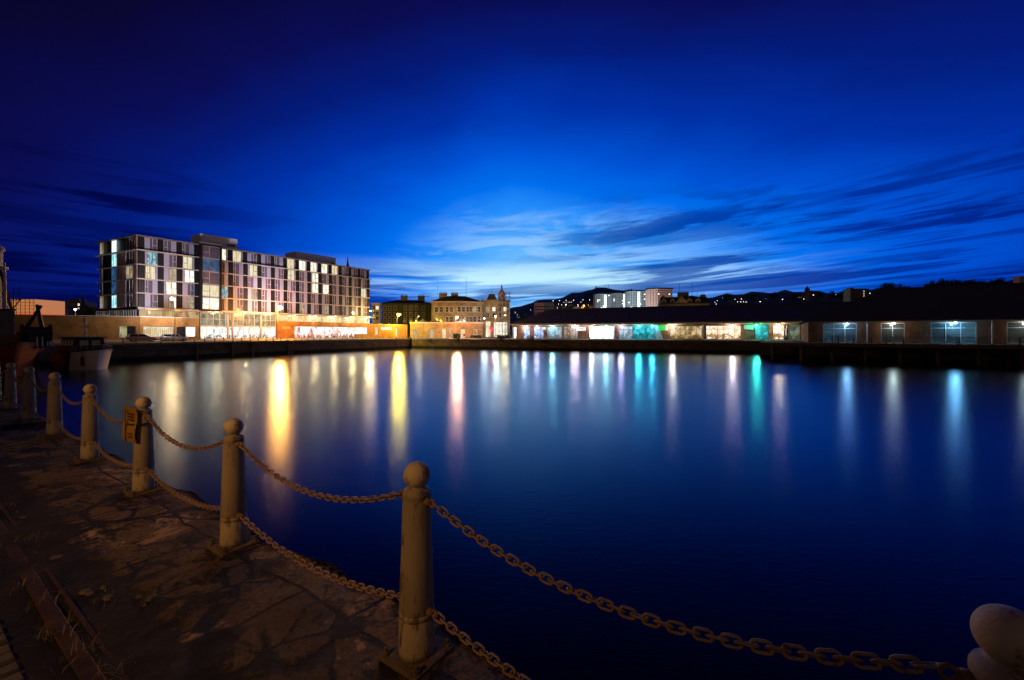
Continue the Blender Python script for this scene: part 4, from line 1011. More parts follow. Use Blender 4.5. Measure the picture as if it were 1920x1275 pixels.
# church spire behind hotel, and spire and flats on left skyline
def spire(px, Z, ybase, ytop, w, label):
    q_ = pt(px, Z); t = thing('church', (q_[0], q_[1], .4), label, 'church'); zb = zz_(ybase, Z); ztp = zz_(ytop, Z)
    MB().box(q_[0] - w, q_[0] + w, q_[1] - w, q_[1] + w, .4, zb).build('tower', dim_stone, t)
    MB().lathe([(w * 1.1, zb), (w * .5, zb + (ztp - zb) * .5), (.08, ztp)], 8, (q_[0], q_[1], 0)).build('spire', slate, t)
    mb = MB()
    for sx in (-1, 1):
        for sy in (-1, 1): mb.lathe([(w * .16, 0), (w * .12, w * .5), (.03, w * 1.2)], 6, (q_[0] + sx * w * .88, q_[1] + sy * w * .88, zb))
    mb.build('pinnacles', dim_stone, t)
spire(652, 330, 500, 480, 1.0, 'thin dark church spire rising behind the hotel roof')
spire(156, 300, 580, 548, 1.7, 'dark church spire on the skyline left of the hotel')
t = thing('office_block', pt(133, 310, .3), 'dark flat topped block with two small lit windows on the left skyline', 'building')
fr = Fr(pt(112, 305)[:2], (.99, .1), 1); block(t, fr, 0, fr.s(150), 14, .3, fr.z(0, 564), dim_stone)
mb = MB(); fr.box(mb, 3, 9, -10, -4, fr.z(0, 564) + .01, fr.z(0, 564) + 1.8); mb.build('plant_room', dim_stone, t)
for k in range(4):
    for j in range(3): a = 2.2 + k * 3.4; sash(t, fr, a, 1.3, fr.z(0, 571 + j * 8) - .8, fr.z(0, 571 + j * 8) + .8, warm_b if (k == 3 and j == 0) or (k == 3 and j == 1) else None)
t = thing('warehouse_block', pt(90, 280, .3), 'long black roofed shed on the left skyline beside the glowing panel', 'building')
fr = Fr(pt(66, 285)[:2], (.99, .12), 1); block(t, fr, 0, fr.s(112), 12, .3, fr.z(0, 578), dim_stone); hiproof(t, fr, 0, fr.s(112), 12, fr.z(0, 578) + .26, fr.z(0, 570), hip=2)
# glowing translucent panel building
fr = Fr(pt(14, 128)[:2], (1, .02), 1); a1 = fr.s(64); t = thing('glowing_screen_building', fr.p(4, -4, .45), 'translucent gridded building glowing peach with an orange bottom edge', 'building')
mz = [fr.z(0, 591.5), fr.z(0, 586.5), fr.z(0, 561)]
M_ = bpy.data.materials.new('glowing_screen'); M_.use_nodes = True; nt = M_.node_tree; nt.nodes.clear(); g = G(nt)
zc_ = g.sep(g.n('ShaderNodeNewGeometry').outputs['Position'])[2]
b = g.n('ShaderNodeBsdfPrincipled'); b.inputs['Base Color'].default_value = (.3, .2, .12, 1)
g.put(b.inputs['Emission Color'], g.mix(g.mapr(zc_, mz[0], mz[1] + .4), (1.0, .07, .01), (.62, .22, .07))); b.inputs['Emission Strength'].default_value = .75
o = g.n('ShaderNodeOutputMaterial'); nt.links.new(b.outputs[0], o.inputs[0])
mb = MB(); fr.box(mb, 0, a1, -9, 0, mz[0] - 3, mz[2]); mb.build('screen', M_, t)
mb = MB()
for k in range(7): fr.box(mb, a1 * k / 6 - .05, a1 * k / 6 + .05, .003, .08, mz[0], mz[2])
for k in range(6): zz = mz[0] + (mz[2] - mz[0]) * k / 5; fr.box(mb, .05, a1 - .05, .003, .06, zz - .04, zz + .04)
mb.build('grid', mat('screen_grid', (.14, .07, .04), .7), t)

# ================================================================== WAREHOUSE 1
brickw = brick('warehouse_brick', (.30, .135, .075), (.24, .105, .06), (.20, .15, .11), .23, .075, rot=math.atan2(-.408, .913), msize=.008, bumpd=.004)
fascia_m = mat('timber_fascia', (.34, .28, .19), .7, var=.15, scale=1)
roofm = mat('warehouse_slate', (.055, .05, .06), .75, var=.3, scale=2, stretch=(1, 1, 5), bump=.3)
t = thing('long_warehouse', WF.p(40, -8, .1), 'very long low brick warehouse with dark hipped roof and a row of bright shopfronts', 'warehouse')
S_ = WF.s
ga, gb = S_(961), S_(1640)
GZ1 = .1; EV = 5.0; OP = 4.15
mb = MB(); dep = 30; h_ = 15
over = .9
A0, A1 = ga - .5, gb
mb.add([WF.p(A0, over, EV), WF.p(A1, over, EV), WF.p(A1, -dep, EV), WF.p(A0, -dep, EV), WF.p(A0 + 8, -15, 10.3), WF.p(A1, -15, 10.3),
        WF.p(A0, over, EV - .12), WF.p(A1, over, EV - .12), WF.p(A1, -dep, EV - .12), WF.p(A0, -dep, EV - .12)],
       [(0, 1, 5, 4), (1, 2, 5), (2, 3, 4, 5), (3, 0, 4), (6, 7, 1, 0), (7, 8, 2, 1), (8, 9, 3, 2), (9, 6, 0, 3), (9, 8, 7, 6)])
mb.build('roof', roofm, t)
mb = MB(); WF.box(mb, A0 + .2, A1, -.05, .25, OP + .05, EV - .125); WF.box(mb, A0, A1, .78, .9, EV - .5, EV - .125); mb.build('fascia', fascia_m, t)
mb = MB(); WF.box(mb, A0 + .1, A1, .26, .77, EV - .2, EV - .13); mb.build('soffit', slabm, t)
def sh(name, cols, st, scale=1.2): return emis(name, cols[-1], st, 'room', cols, scale)
white_hot = sh('shop_white_hot', [(.8, .85, .95), (1, 1, 1), (1, 1, 1)], 2.6)
white_blue = sh('shop_white_blue', [(.10, .16, .30), (.35, .50, .85), (.9, 1, 1)], 1.3)
cool = sh('shop_cool', [(.10, .15, .20), (.35, .50, .62), (.8, 1, 1)], .9)
teal = sh('shop_teal', [(.0, .10, .12), (.0, .35, .40), (.1, .8, .85)], .9)
beige = sh('shop_beige', [(.16, .11, .07), (.5, .36, .22), (.95, .8, .6)], .6)
warm = sh('shop_warm', [(.12, .06, .01), (.55, .36, .13), (1, .85, .55)], .85)
warmw = sh('shop_warmwhite', [(.18, .09, .03), (.9, .62, .38), (1, .95, .85)], 1.4)
grn = sh('shop_greengrey', [(.04, .06, .04), (.15, .22, .15), (.5, .6, .4)], .5)
dimb = sh('shop_dim', [(.02, .015, .01), (.10, .07, .04), (.35, .25, .15)], .5)
shops = [(963, 968, white_hot, 1.2), (982, 993, white_blue, 1.2), (1001, 1019, white_blue, 1.1), (1026, 1053, cool, 1.3), (1056.5, 1080, beige, 1.0),
         (1104.5, 1150, white_hot, 1.5), (1161, 1186, cool, 1.3), (1186.6, 1227, teal, 1.3), (1256.5, 1316, warm, 1.4), (1324, 1389, warmw, 1.5),
         (1416, 1441, teal, 1.6), (1449.5, 1470, warmw, 1.2), (1477.5, 1500, grn, 1.4), (1505, 1523, dimb, .8), (1545, 1580, dimb, 1.5), (1590, 1625, dimb, 1.5)]
mb = MB(); holes(WF, mb, ga, gb, -.2, OP, [(S_(a), S_(b_), GZ1, OP - .25) for a, b_, *_ in shops], -.35, 0.); mb.build('wall', brickw, t)
mb = MB(); WF.box(mb, ga, gb, -.36, -.02, OP + .003, EV - .21); mb.build('wall_head', brickw, t)
mb = MB(); WF.box(mb, ga, ga + .4, -29, -.37, -.2, EV - .13); mb.build('gable_wall', brickw, t)
alum = mat('shop_frame', (.10, .10, .11), .4)
for a, b_, m, pitch in shops:
    glazing(WF, S_(a) + .02, S_(b_) - .02, GZ1 + .02, OP - .27, -.2, m, t, pitch, name='shopfront', bars=(2.9,), fm=alum, t_=.09)
# pilasters / downpipes
mb = MB()
for px in (1081.5, 1151.5, 1319): WF.box(mb, S_(px) - .22, S_(px) + .22, .005, .28, .1, OP + .04)
mb.build('pilaster', mat('pilaster_white', (.6, .6, .6), .6), t)
for px in (962, 1017, 1228, 1414.5, 1317.3):
    mb = MB(); c_ = WF.p(S_(px), .34, 0); mb.tube([(c_[0], c_[1], .1), (c_[0], c_[1], OP + .1)], .07, 8); mb.build('downpipe', steel if px not in (1414.5,) else dark_panel, t)
# diagonal white buttress panel
mb = MB(); a0, a1 = S_(1229.5), S_(1243.5); a2 = S_(1233.5)
mb.add([WF.p(a0, .30, .1), WF.p(a1, .30, .1), WF.p(a2, .30, OP), WF.p(a0, .30, OP), WF.p(a0, .42, .1), WF.p(a1, .42, .1), WF.p(a2, .42, OP), WF.p(a0, .42, OP)], [(3, 2, 1, 0), (4, 5, 6, 7), (0, 1, 5, 4), (1, 2, 6, 5), (2, 3, 7, 6), (3, 0, 4, 7)])
mb.build('buttress_panel', mat('white_board', (.7, .75, .75), .5), t)
mb = MB(); WF.box(mb, S_(1527), S_(1529.3), .01, .25, .1, OP); mb.build('orange_post', emis('orange_lit_pillar', (1, .25, .04), .7), t)  # pillar lit orange: the light on it is put in as glow
# wall lights under the eaves
for px, colr, pw in ((985, (.75, .85, 1), 150), (1008, (.8, .65, 1), 90), (1037, (.35, .85, 1), 190), (1075, (1, .8, .8), 90), (1083.5, (1, .65, .75), 110), (1110, (.9, .85, .9), 130), (1137, (.3, .9, 1), 170), (1165, (.75, .65, 1), 130),
                     (1198, (.08, .75, 1), 190), (1223, (.08, .70, 1), 170), (1261, (1, .85, .72), 170), (1373.5, (1, .72, .68), 190), (1418, (.06, .95, .62), 190), (1460, (1, .78, .55), 150)):
    a = S_(px); c_ = WF.p(a, .55, 3.95)
    mb = MB(); mb.lathe([(.05, .18), (.20, .14), (.24, 0), (.20, -.10), (.04, -.14)], 12, c_); w = mb.build('wall_light', emis('wl_%d' % px, colr, 14), t, smooth=True)
    mb = MB(); WF.box(mb, a - .03, a + .03, .005, .5, 4.12, 4.17); mb.build('bracket', steel, w)
    light('wall_light_lamp', WF.p(a, .75, 3.7), colr, pw * 4.0, .12, t)
for a in np.arange(ga + 14, gb - 6, 11.0):
    mb = MB(); z0 = EV + (4.5) * (5.3 / 15.9) + .02; z1 = EV + 6.0 * (5.3 / 15.9) + .02
    mb.add([WF.p(a, .9 - 4.5, z0), WF.p(a + 1.0, .9 - 4.5, z0), WF.p(a + 1.0, .9 - 6.0, z1), WF.p(a, .9 - 6.0, z1), WF.p(a, .9 - 4.5, z0 + .12), WF.p(a + 1.0, .9 - 4.5, z0 + .12), WF.p(a + 1.0, .9 - 6.0, z1 + .12), WF.p(a, .9 - 6.0, z1 + .12)], [(3, 2, 1, 0), (4, 5, 6, 7), (0, 1, 5, 4), (1, 2, 6, 5), (2, 3, 7, 6), (3, 0, 4, 7)])
    mb.build('rooflight', dglass, t)
mb = MB(); mb.tube([WF.p(A0 + 8, -15, 10.34), WF.p(A1, -15, 10.34)], .14, 6); mb.build('ridge_tiles', slate, t)
# signs
def board(fr, a, b_, z0, z1, dd, m, label, seed=None, lm=None, n_=5):
    sg = thing('shop_sign', fr.p((a + b_) / 2, dd, z0), label, 'sign')
    mb = MB(); fr.box(mb, a, b_, dd, dd + .12, z0, z1); mb.build('sign_board', m, sg, bevel=.01)
    if seed is not None: strokes(fr, a + .2 * (b_ - a), b_ - .2 * (b_ - a), z0 + (z1 - z0) * .35, z0 + (z1 - z0) * .65, dd + .121, sg, lm, seed, n_)
    return sg
board(WF, S_(1082.5), S_(1099), 2.55, 3.75, .3, emis('sign_white', (1, 1, 1), .9), 'white sign board on brick between the beige shop and the brightest shop', 3, mat('ink_grey', (.1, .1, .1), .6), 5)
board(WF, S_(1018), S_(1024), 3.0, 3.8, .3, emis('sign_white2', (1, 1, 1), .8), 'tiny square white sign between two blue lit shopfronts')
sgn = board(WF, S_(1235), S_(1252), 2.6, 4.0, .5, emis('sign_green', (.03, .75, .10), .9), 'bright green sign board with a white right end')
mb = MB(); WF.box(mb, S_(1248.5), S_(1252), .621, .64, 2.6, 4.0); mb.build('white_end', emis('sign_white3', (.8, 1, .8), 1.0), sgn)
board(WF, S_(1395), S_(1412), 2.75, 3.95, .1, mat('sign_pale_green', (.35, .62, .42), .5, var=.1), 'pale green unlit sign board on the brick beside the teal doorway')
sgn = thing('vertical_sign', WF.p(S_(1474), .3, .3), 'tall dark banner sign with sideways white letters beside the white doorway', 'sign')
mb = MB(); WF.box(mb, S_(1470.3), S_(1477), .05, .15, .3, 3.9); mb.build('sign_board', mat('sign_dark', (.035, .03, .03), .5), sgn)
mb = MB(); r_ = random.Random(2); zz = .7
while zz < 3.0: WF.box(mb, S_(1471.6), S_(1475.8 - r_.random()), .152, .18, zz, zz + .14); zz += .27
WF.box(mb, S_(1473.6), S_(1476.2), .152, .18, 3.2, 3.75)
mb.build('lettering', mat('sign_letters_white', (.7, .66, .6), .5), sgn)

# ================================================================== WAREHOUSE 2 with deck
t = thing('corner_warehouse', W2.p(30, -8, 0), 'nearer dark brick warehouse with big hipped roof and lamplit glazed bays over a deck', 'warehouse')
brick2 = brick('warehouse_brick_dark', (.26, .10, .05), (.20, .08, .04), (.10, .07, .05), .23, .075, rot=math.atan2(-.53, .848), msize=.008, bumpd=.004)
S2 = W2.s; b0 = -.6; b1 = S2(2300); EV2 = 3.95; OP2 = 3.55
mb = MB()
mb.add([W2.p(b0 - .9, .9, EV2), W2.p(b1, .9, EV2), W2.p(b1, -29, EV2), W2.p(b0 - .9, -29, EV2), W2.p(b0 + 13, -14, 10.6), W2.p(b1, -14, 10.6),
        W2.p(b0 - .9, .9, EV2 - .12), W2.p(b1, .9, EV2 - .12), W2.p(b1, -29, EV2 - .12), W2.p(b0 - .9, -29, EV2 - .12)],
       [(0, 1, 5, 4), (1, 2, 5), (2, 3, 4, 5), (3, 0, 4), (6, 7, 1, 0), (7, 8, 2, 1), (8, 9, 3, 2), (9, 6, 0, 3), (9, 8, 7, 6)])
mb.build('roof', roofm, t)
mb = MB(); W2.box(mb, b0 - .8, b1, .80, .9, EV2 - .26, EV2 - .125); mb.build('gutter', mat('gutter', (.30, .26, .22), .6), t)
bluegls = sh('bay_blue', [(.004, .012, .02), (.015, .05, .08), (.05, .16, .22)], .5, .6)
gryg = sh('bay_grey', [(.005, .006, .006), (.02, .024, .022), (.07, .075, .065)], .4, .6)
bay2 = [(1543, 1606, bluegls, 1.6), (1652, 1696, gryg, 1.3), (1745.5, 1831, bluegls, 2.0), (1888, 1960, gryg, 1.9)]
mb = MB(); holes(W2, mb, b0, b1, -.1, OP2, [(S2(a), S2(b_), 0, OP2 - .06) for a, b_, *_ in bay2], -.4, 0); W2.box(mb, b0, b1, -.4, -.01, OP2 + .003, EV2 - .13); mb.build('wall', brick2, t)
mb = MB(); W2.box(mb, b0, b0 + .4, -28, -.41, -.1, EV2 - .13); mb.build('gable_wall', brick2, t)
fr2 = mat('bay_frame', (.42, .42, .43), .45, metal=.2)
for a, b_, m, pitch in bay2:
    glazing(W2, S2(a) + .02, S2(b_) - .02, .02, OP2 - .08, -.12, m, t, pitch, name='glazed_bay', bars=(2.55,), fm=fr2, t_=.10)
for px in (1625.5, 1859): 
    c_ = W2.p(S2(px), .14, 0); mb = MB(); mb.tube([W2.p(S2(px) - .25, .8, EV2 - .25), W2.p(S2(px), .2, 3.4), (c_[0], c_[1], 3.1), (c_[0], c_[1], .05)], .07, 8); mb.build('downpipe', fr2, t)
mb = MB(); W2.box(mb, S2(1712), S2(1731), .01, .07, 1.9, 3.4); mb.build('wall_board', mat('brown_board', (.20, .09, .04), .7), t)
for px, colr, pw, em_ in ((1587, (.30, .62, 1.0), 110, 26), (1673, (.85, .95, .85), 60, 20), (1788, (.22, .62, 1.0), 170, 32), (1925, (.8, .95, .85), 50, 16)):
    a = S2(px); c_ = W2.p(a, .75, 3.35)
    mb = MB(); mb.lathe([(.06, .14), (.22, .10), (.25, 0), (.20, -.08), (.05, -.10)], 14, c_); w = mb.build('wall_light', emis('wl2_%d' % px, colr, em_), t, smooth=True)
    mb = MB(); W2.box(mb, a - .03, a + .03, .0, .7, 3.5, 3.55); mb.build('bracket', steel, w)
    light('wall_light_lamp', W2.p(a, .8, 3.12), colr, pw * 1.9, .10, t)
# timber deck on piles
deckm = mat('deck_timber', (.10, .075, .05), .8, var=.3, scale=3)
t = thing('quay_deck', W2.p(20, 4, 0), 'timber deck on dark piles in front of the corner warehouse', 'deck')
mb = MB(); W2.box(mb, -7, b1, .0, 6.0, -.12, -.004); mb.build('deck_boards', deckm, t)
mb = MB(); W2.box(mb, -7, b1, 5.7, 6.05, -.62, -.125); mb.build('edge_beam', deckm, t)
for k in range(12):
    a = -6.2 + k * 4.4
    for dd in (5.3, 1.0): mb = MB(); mb.tube([W2.p(a, dd, WZ - .5), W2.p(a, dd, -.13)], .22, 12); mb.build('pile', mat('pile_timber', (.05, .04, .03), .8), t)
t = thing('quay_wall', W2.p(20, -.5, WZ), 'black quay wall hidden in shade beneath the timber deck', 'quay wall')
mb = MB(); W2.box(mb, -8.5, b1, -60, -.45, WZ - .5, -.125); mb.build('wall', stonewall2, t)
# tyre fenders hanging at the deck corner
for px, py in ((1540, 662), (1508, 654), (1553, 653)):
    a = S2(px); c_ = Vector(W2.p(a, 6.25, 0)); z_ = EYE + (HY - py) * c_.y / F
    ring = [c_ + Vector((W2.u.x * .42 * math.cos(6.283 * k / 18), W2.u.y * .42 * math.cos(6.283 * k / 18), z_ + .42 * math.sin(6.283 * k / 18))) for k in range(18)]
    mb = MB(); mb.tube(ring, .15, 10, closed=True); o = mb.build('tyre_fender', mat('tyre_rubber', (.015, .015, .015), .8), None, smooth=True, origin=tuple(c_ + Vector((0, 0, z_))))
    tag(o, {1540: 'largest black tyre fender hanging from the deck corner near the water', 1508: 'black tyre fender high at the left corner of the deck', 1553: 'small black tyre fender right of the largest one'}[px], 'tyre')
# railings on deck
railm = mat('railing_steel', (.24, .25, .27), .4, metal=.5)
def railing(fr, a0, a1, dd, z0, posts, label, bal=None, m=railm, rails=(1.05,)):
    t = thing('railing', fr.p((a0 + a1) / 2, dd, z0), label, 'railing'); mb = MB()
    for r_ in rails: mb.tube([fr.p(a0, dd, z0 + r_), fr.p(a1, dd, z0 + r_)], .03, 6)
    mb.build('handrail', m, t)
    for a in posts: mb = MB(); fr.box(mb, a - .05, a + .05, dd - .05, dd + .05, z0, z0 + 1.02); mb.build('post', m, t)
    if bal:
        mb = MB(); a = a0
        while a < a1: mb.tube([fr.p(a, dd, z0 + .1), fr.p(a, dd, z0 + 1.04)], .018, 5); a += bal
        mb.build('balusters', m, t)
railing(W2, -6.8, b1, 5.8, 0, [-6.8 + 2.45 * k for k in range(int((b1 + 6.8) / 2.45) + 1)], 'thin steel railing along the front edge of the timber deck', rails=(1.05, .12))
railing(WF, S_(1500), S_(1528), 2.0, .1, [S_(1500), S_(1514), S_(1528)], 'pale railing with close upright bars at the step between the two warehouses', bal=.35, m=mat('white_rail', (.55, .55, .5), .5), rails=(1.05, .12))
# deck bollards with dark posts
p2_ = MB().lathe([(.12, 0), (.12, .04), (.085, .05), (.08, .85), (.10, .92), (.03, 1.0)], 12).build('deck_bollard', dark_panel)
tag(p2_, 'black bollard standing on the timber deck before the corner warehouse', 'bollard', 'black bollards on the deck')
for k, px in enumerate((1567, 1595, 1654, 1686, 1786.5, 1823, 1897)):
    o = p2_ if k == 0 else p2_.copy()
    if k: col.objects.link(o)
    o.location = W2.p(S2(px) * .97, 5.0, -.0)
    o['label'] = 'black deck bollard standing ' + ('left of the first lamplit glazed bay', 'in front of the first lamplit glazed bay', 'in front of the left half of the narrow glazed bay', 'in front of the right half of the narrow glazed bay',
                  'in front of the middle of the widest blue glazed bay', 'near the right end of the widest blue glazed bay', 'before the glazed bay at the right edge')[k]

# ================================================================== PLANTS
leafm = mat('leaves', (.045, .07, .03), .8, var=.5, scale=6)
barkm = mat('bark', (.06, .045, .03), .9)
def crown(mb, c_, rx, ry, rz, n_, ls, rnd):
    clumps = [(Vector((rnd.gauss(0, .42) * rx, rnd.gauss(0, .42) * ry, rnd.gauss(0, .38) * rz)), rnd.uniform(.25, .5)) for _ in range(14)]
    for _ in range(n_):
        cc, cr = rnd.choice(clumps); v_ = Vector((rnd.gauss(0, 1), rnd.gauss(0, 1), rnd.gauss(0, 1))).normalized() * cr * rnd.uniform(.5, 1.05)
        p = Vector(c_) + cc + Vector((v_.x * rx, v_.y * ry, v_.z * rz)); a = Vector((rnd.gauss(0, 1), rnd.gauss(0, 1), rnd.gauss(0, 1))).normalized(); b_ = a.orthogonal().normalized() * ls * .5; a = a * ls
        mb.add([p - a, p + b_, p + a, p - b_], [(0, 1, 2, 3)])
def tree(loc, h_, w_, label, group, seed, n_=520, ls=None):
    rnd = random.Random(seed); t = thing('tree', loc, label, 'tree', group); x_, y_, z_ = loc
    mb = MB(); mb.tube([(x_, y_, z_ - .5), (x_ + .1, y_, z_ + h_ * .3), (x_, y_ + .1, z_ + h_ * .62)], [h_ * .03, h_ * .022, h_ * .01], 7)
    for k in range(5):
        an = k * 1.3; mb.tube([(x_, y_, z_ + h_ * (.28 + .07 * k)), (x_ + w_ * .3 * math.cos(an), y_ + w_ * .3 * math.sin(an), z_ + h_ * (.5 + .08 * k))], [h_ * .012, h_ * .005], 5)
    mb.build('trunk', barkm, t)
    mb = MB(); crown(mb, (x_, y_, z_ + h_ * .6), w_ * .55, w_ * .55, h_ * .42, n_, ls or h_ * .045, rnd); mb.build('crown', leafm, t)
def bush(loc, rx, rz, label, seed, n_=260, ls=.14, name='shrub', ry=None, group=None):
    rnd = random.Random(seed); mb = MB(); crown(mb, loc, rx, ry or rx * .6, rz, n_, ls, rnd)
    for k in range(6): mb.tube([(loc[0], loc[1], loc[2] - rz), (loc[0] + rnd.uniform(-.6, .6) * rx, loc[1], loc[2] + rz * .3)], .02, 4)
    o = mb.build(name, leafm, None, origin=loc); tag(o, label, 'shrub', group)
for k, (a, zz, rx, rz, lb) in enumerate(((44.5, .05, 1.6, 1.0, 'biggest leafy bush growing over the wall edge in front of the teal shopfront'), (34.5, -.2, .9, .7, 'dark bush on the quay wall below the brightest shop'),
        (24, -.9, .6, .45, 'small round plant on the wall ledge right of the dome'), (19, -.4, .8, .5, 'low plant on the quay wall below the first shop windows'), (8, -.6, 1.0, .6, 'dark plant on the quay wall below the domed building'), (48.5, -.5, .9, .5, 'hanging plant on the wall under the green sign'))):
    q_ = Q2.p(a, .25, zz); bush(q_, rx, rz, lb, 50 + k)
# hedges, bin and round sign in front of the old buildings
for px0, px1, Z, lb, s_ in ((882, 903, 145, 'clipped dark hedge before the sandstone building', 70), (932, 955, 146, 'yellow lit clipped hedge below the scaffolding', 71)):
    a0 = pt(px0, Z); a1_ = pt(px1, Z); rnd = random.Random(s_); mb = MB()
    for _ in range(700):
        p = Vector((rnd.uniform(a0[0], a1_[0]), Z + rnd.uniform(-.4, .4), rnd.uniform(.2, 1.15) + rnd.gauss(0, .05))); a = Vector((rnd.gauss(0, 1), rnd.gauss(0, 1), rnd.gauss(0, 1))).normalized(); b_ = a.orthogonal().normalized() * .08; a = a * .14
        mb.add([p - a, p + b_, p + a, p - b_], [(0, 1, 2, 3)])
    mb.box(a0[0], a1_[0], Z - .3, Z + .3, .05, 1.0)
    o = mb.build('hedge', leafm, None, origin=(a0[0], Z, .1)); tag(o, lb, 'hedge')
q_ = pt(856.5, 141.5, .05); t = thing('utility_cabinet', q_, 'green metal utility cabinet at the foot of the orange lamp', 'cabinet')
cg = mat('cabinet_green', (.05, .12, .05), .6)
MB().box(q_[0] - 1.1, q_[0] + 1.1, q_[1] - .4, q_[1] + .4, .05, 1.5).build('cabinet', cg, t, bevel=.03)
MB().box(q_[0] - 1.2, q_[0] + 1.2, q_[1] - .5, q_[1] + .5, 1.503, 1.62).build('lid', cg, t)
for k in (-1, 0): MB().box(q_[0] + k * 1.05 + .04, q_[0] + k * 1.05 + 1.0, q_[1] - .425, q_[1] - .403, .15, 1.4).build('door', cg, t)
q_ = pt(870.5, 141, .05); t = thing('round_sign', q_, 'round reddish sign on a short post right of the green cabinet', 'sign')
MB().tube([(q_[0], q_[1], .05), (q_[0], q_[1], 1.2)], .04, 6).build('post', steel, t); MB().tube([(q_[0], q_[1] - .03, 1.25), (q_[0], q_[1] - .06, 1.25)], .40, 20).build('disc', mat('sign_red', (.35, .10, .06), .6), t)
q_ = pt(958.5, 137); bush((q_[0], q_[1], 1.4), .5, 1.4, 'dark narrow conifer at the left end of the long warehouse', 90, 500, .14, 'conifer', .5)

# ================================================================== HILL: towers, houses, lamps, trees
def tower(px0, px1, pxm, ytop, Z, label, cols, stair, seed):
    """two faced block; pxm is the visible corner"""
    X0, X1, Xm = [(p - CX) / F * Z for p in (px0, px1, pxm)]
    zt = zz_(ytop, Z); t = thing('tower_block', (Xm, Z, 20), label, 'tower block', 'tower blocks on the hill')
    dp = 22; poly = [(Xm, Z), (X1 * (1 + 6 / Z), Z + 6), (X1 * (1 + 6 / Z) - 6, Z + 6 + dp), (X0, Z + 8 + dp * .5), (X0 * (1 + 8 / Z), Z + 8)]
    MB().prism(poly, 5, zt).build('walls', cols, t)
    MB().prism(grow(poly, 1.04), zt + .01, zt + 2.2).build('roof', dark_panel, t)
    fl_ = Fr((X0 * (1 + 8 / Z), Z + 8), (Xm - X0 * (1 + 8 / Z), -8), 1); fr_ = Fr((Xm, Z), (X1 * (1 + 6 / Z) - Xm, 6), 1)
    r_ = random.Random(seed); L1 = (Vector((Xm, Z)) - fl_.O).length; L2 = Vector((X1 * (1 + 6 / Z) - Xm, 6)).length
    win = MB(); lw = MB(); rng = np.arange(zt - 2.6, 30, -2.9)
    for fr, L in ((fl_, L1), (fr_, L2)):
        n_ = max(2, int(L / 3.6))
        for k in range(n_):
            for zz in rng:
                tgt = lw if r_.random() < .045 else win
                fr.box(tgt, L * (k + .25) / n_, L * (k + .75) / n_, .02, .08, zz - .7, zz + .7)
    win.build('windows', mat('tower_window', (.04, .05, .07), .3), t)['kind'] = 'stuff'
    lw.build('lit_windows', emis('tower_lit', (1, .95, .7), 3.0), t)['kind'] = 'stuff'
    for k_, (fr, c_) in enumerate(stair):
        f2 = fl_ if fr == 0 else fr_; L = L1 if fr == 0 else L2
        mb = MB(); f2.box(mb, L * c_ - 2.4, L * c_ + 2.4, .09, .5, 28, zt - 1.5); mb.build('stairwell', emis('stairwell_glow', (.75, 1.0, .85), 1.7, 'room', [(.5, .7, .6), (.8, 1, .9), (1, 1, 1)], .15), t)
    return t
tw1 = mat('tower_harling', (.42, .46, .50), .8, var=.1, scale=.1); tw2 = mat('tower_harling_pink', (.46, .25, .20), .8, var=.1, scale=.1)
tower(1116, 1147, 1126, 551, 800, 'leftmost tower block with a bright white stairwell strip', tw1, [(1, .42)], 1)
tower(1147, 1175.5, 1156, 549.5, 812, 'second tower block from the left, pink sided with a lit stairwell at its right', tw1, [(1, .75)], 2)
tower(1177, 1214.5, 1191, 545.5, 760, 'third tower block with the widest white stairwell strip', tw1, [(1, .28)], 3)
tower(1217, 1261, 1233, 541.5, 700, 'rightmost and tallest tower block, reddish with a few lit windows', tw2, [], 4)
# unseen lamps added in front of the towers to light their faces
for px, Z, c_, p_w in ((1135, 665, (.7, .9, 1.0), 150000), (1166, 675, (.7, .9, 1.0), 150000), (1200, 625, (.7, .9, 1.0), 190000), (1236, 560, (1.0, .42, .26), 85000), (1212, 555, (1.0, .6, .35), 60000)):
    X_ = (px - CX) / F * Z; zg = hill_h(X_ / Z, Z)
    t = thing('street_lamp', (X_, Z, zg), f'added lamp lighting the tower blocks, hidden behind the warehouse roof', 'street lamp', 'added lamps lighting the towers')
    MB().tube([(X_, Z, zg), (X_, Z, zg + 12)], .15, 6).build('post', steel, t); MB().lathe([(.1, 0), (.6, .2), (.1, .5)], 8, (X_, Z, zg + 12)).build('lamp', emis('lamp_far', (1, .9, .7), 6), t)
    light('lamp_light', (X_, Z, zg + 13.2), c_, p_w, .8, t)
# grey flats at the left foot of the hill
fr = Fr(pt(1002, 640)[:2], (.99, .14), 1); t = thing('hill_flats', fr.p(10, -5, 5), 'pinkish slab of flats on the hillside left of the lamps', 'building')
block(t, fr, 0, fr.s(1020), 10, 2, fr.z(0, 567.5), tw2); block(t, fr, fr.s(1020) + .01, fr.s(1039), 10, 2, fr.z(0, 567), mat('grey_harling', (.14, .14, .17), .8))
for zz in range(7):
    mb = MB(); fr.box(mb, 1, fr.s(1038), .02, .06, 14 + zz * 4.6, 15.6 + zz * 4.6); mb.build('window_band', mat('tower_window', (.04, .05, .07), .3), t)
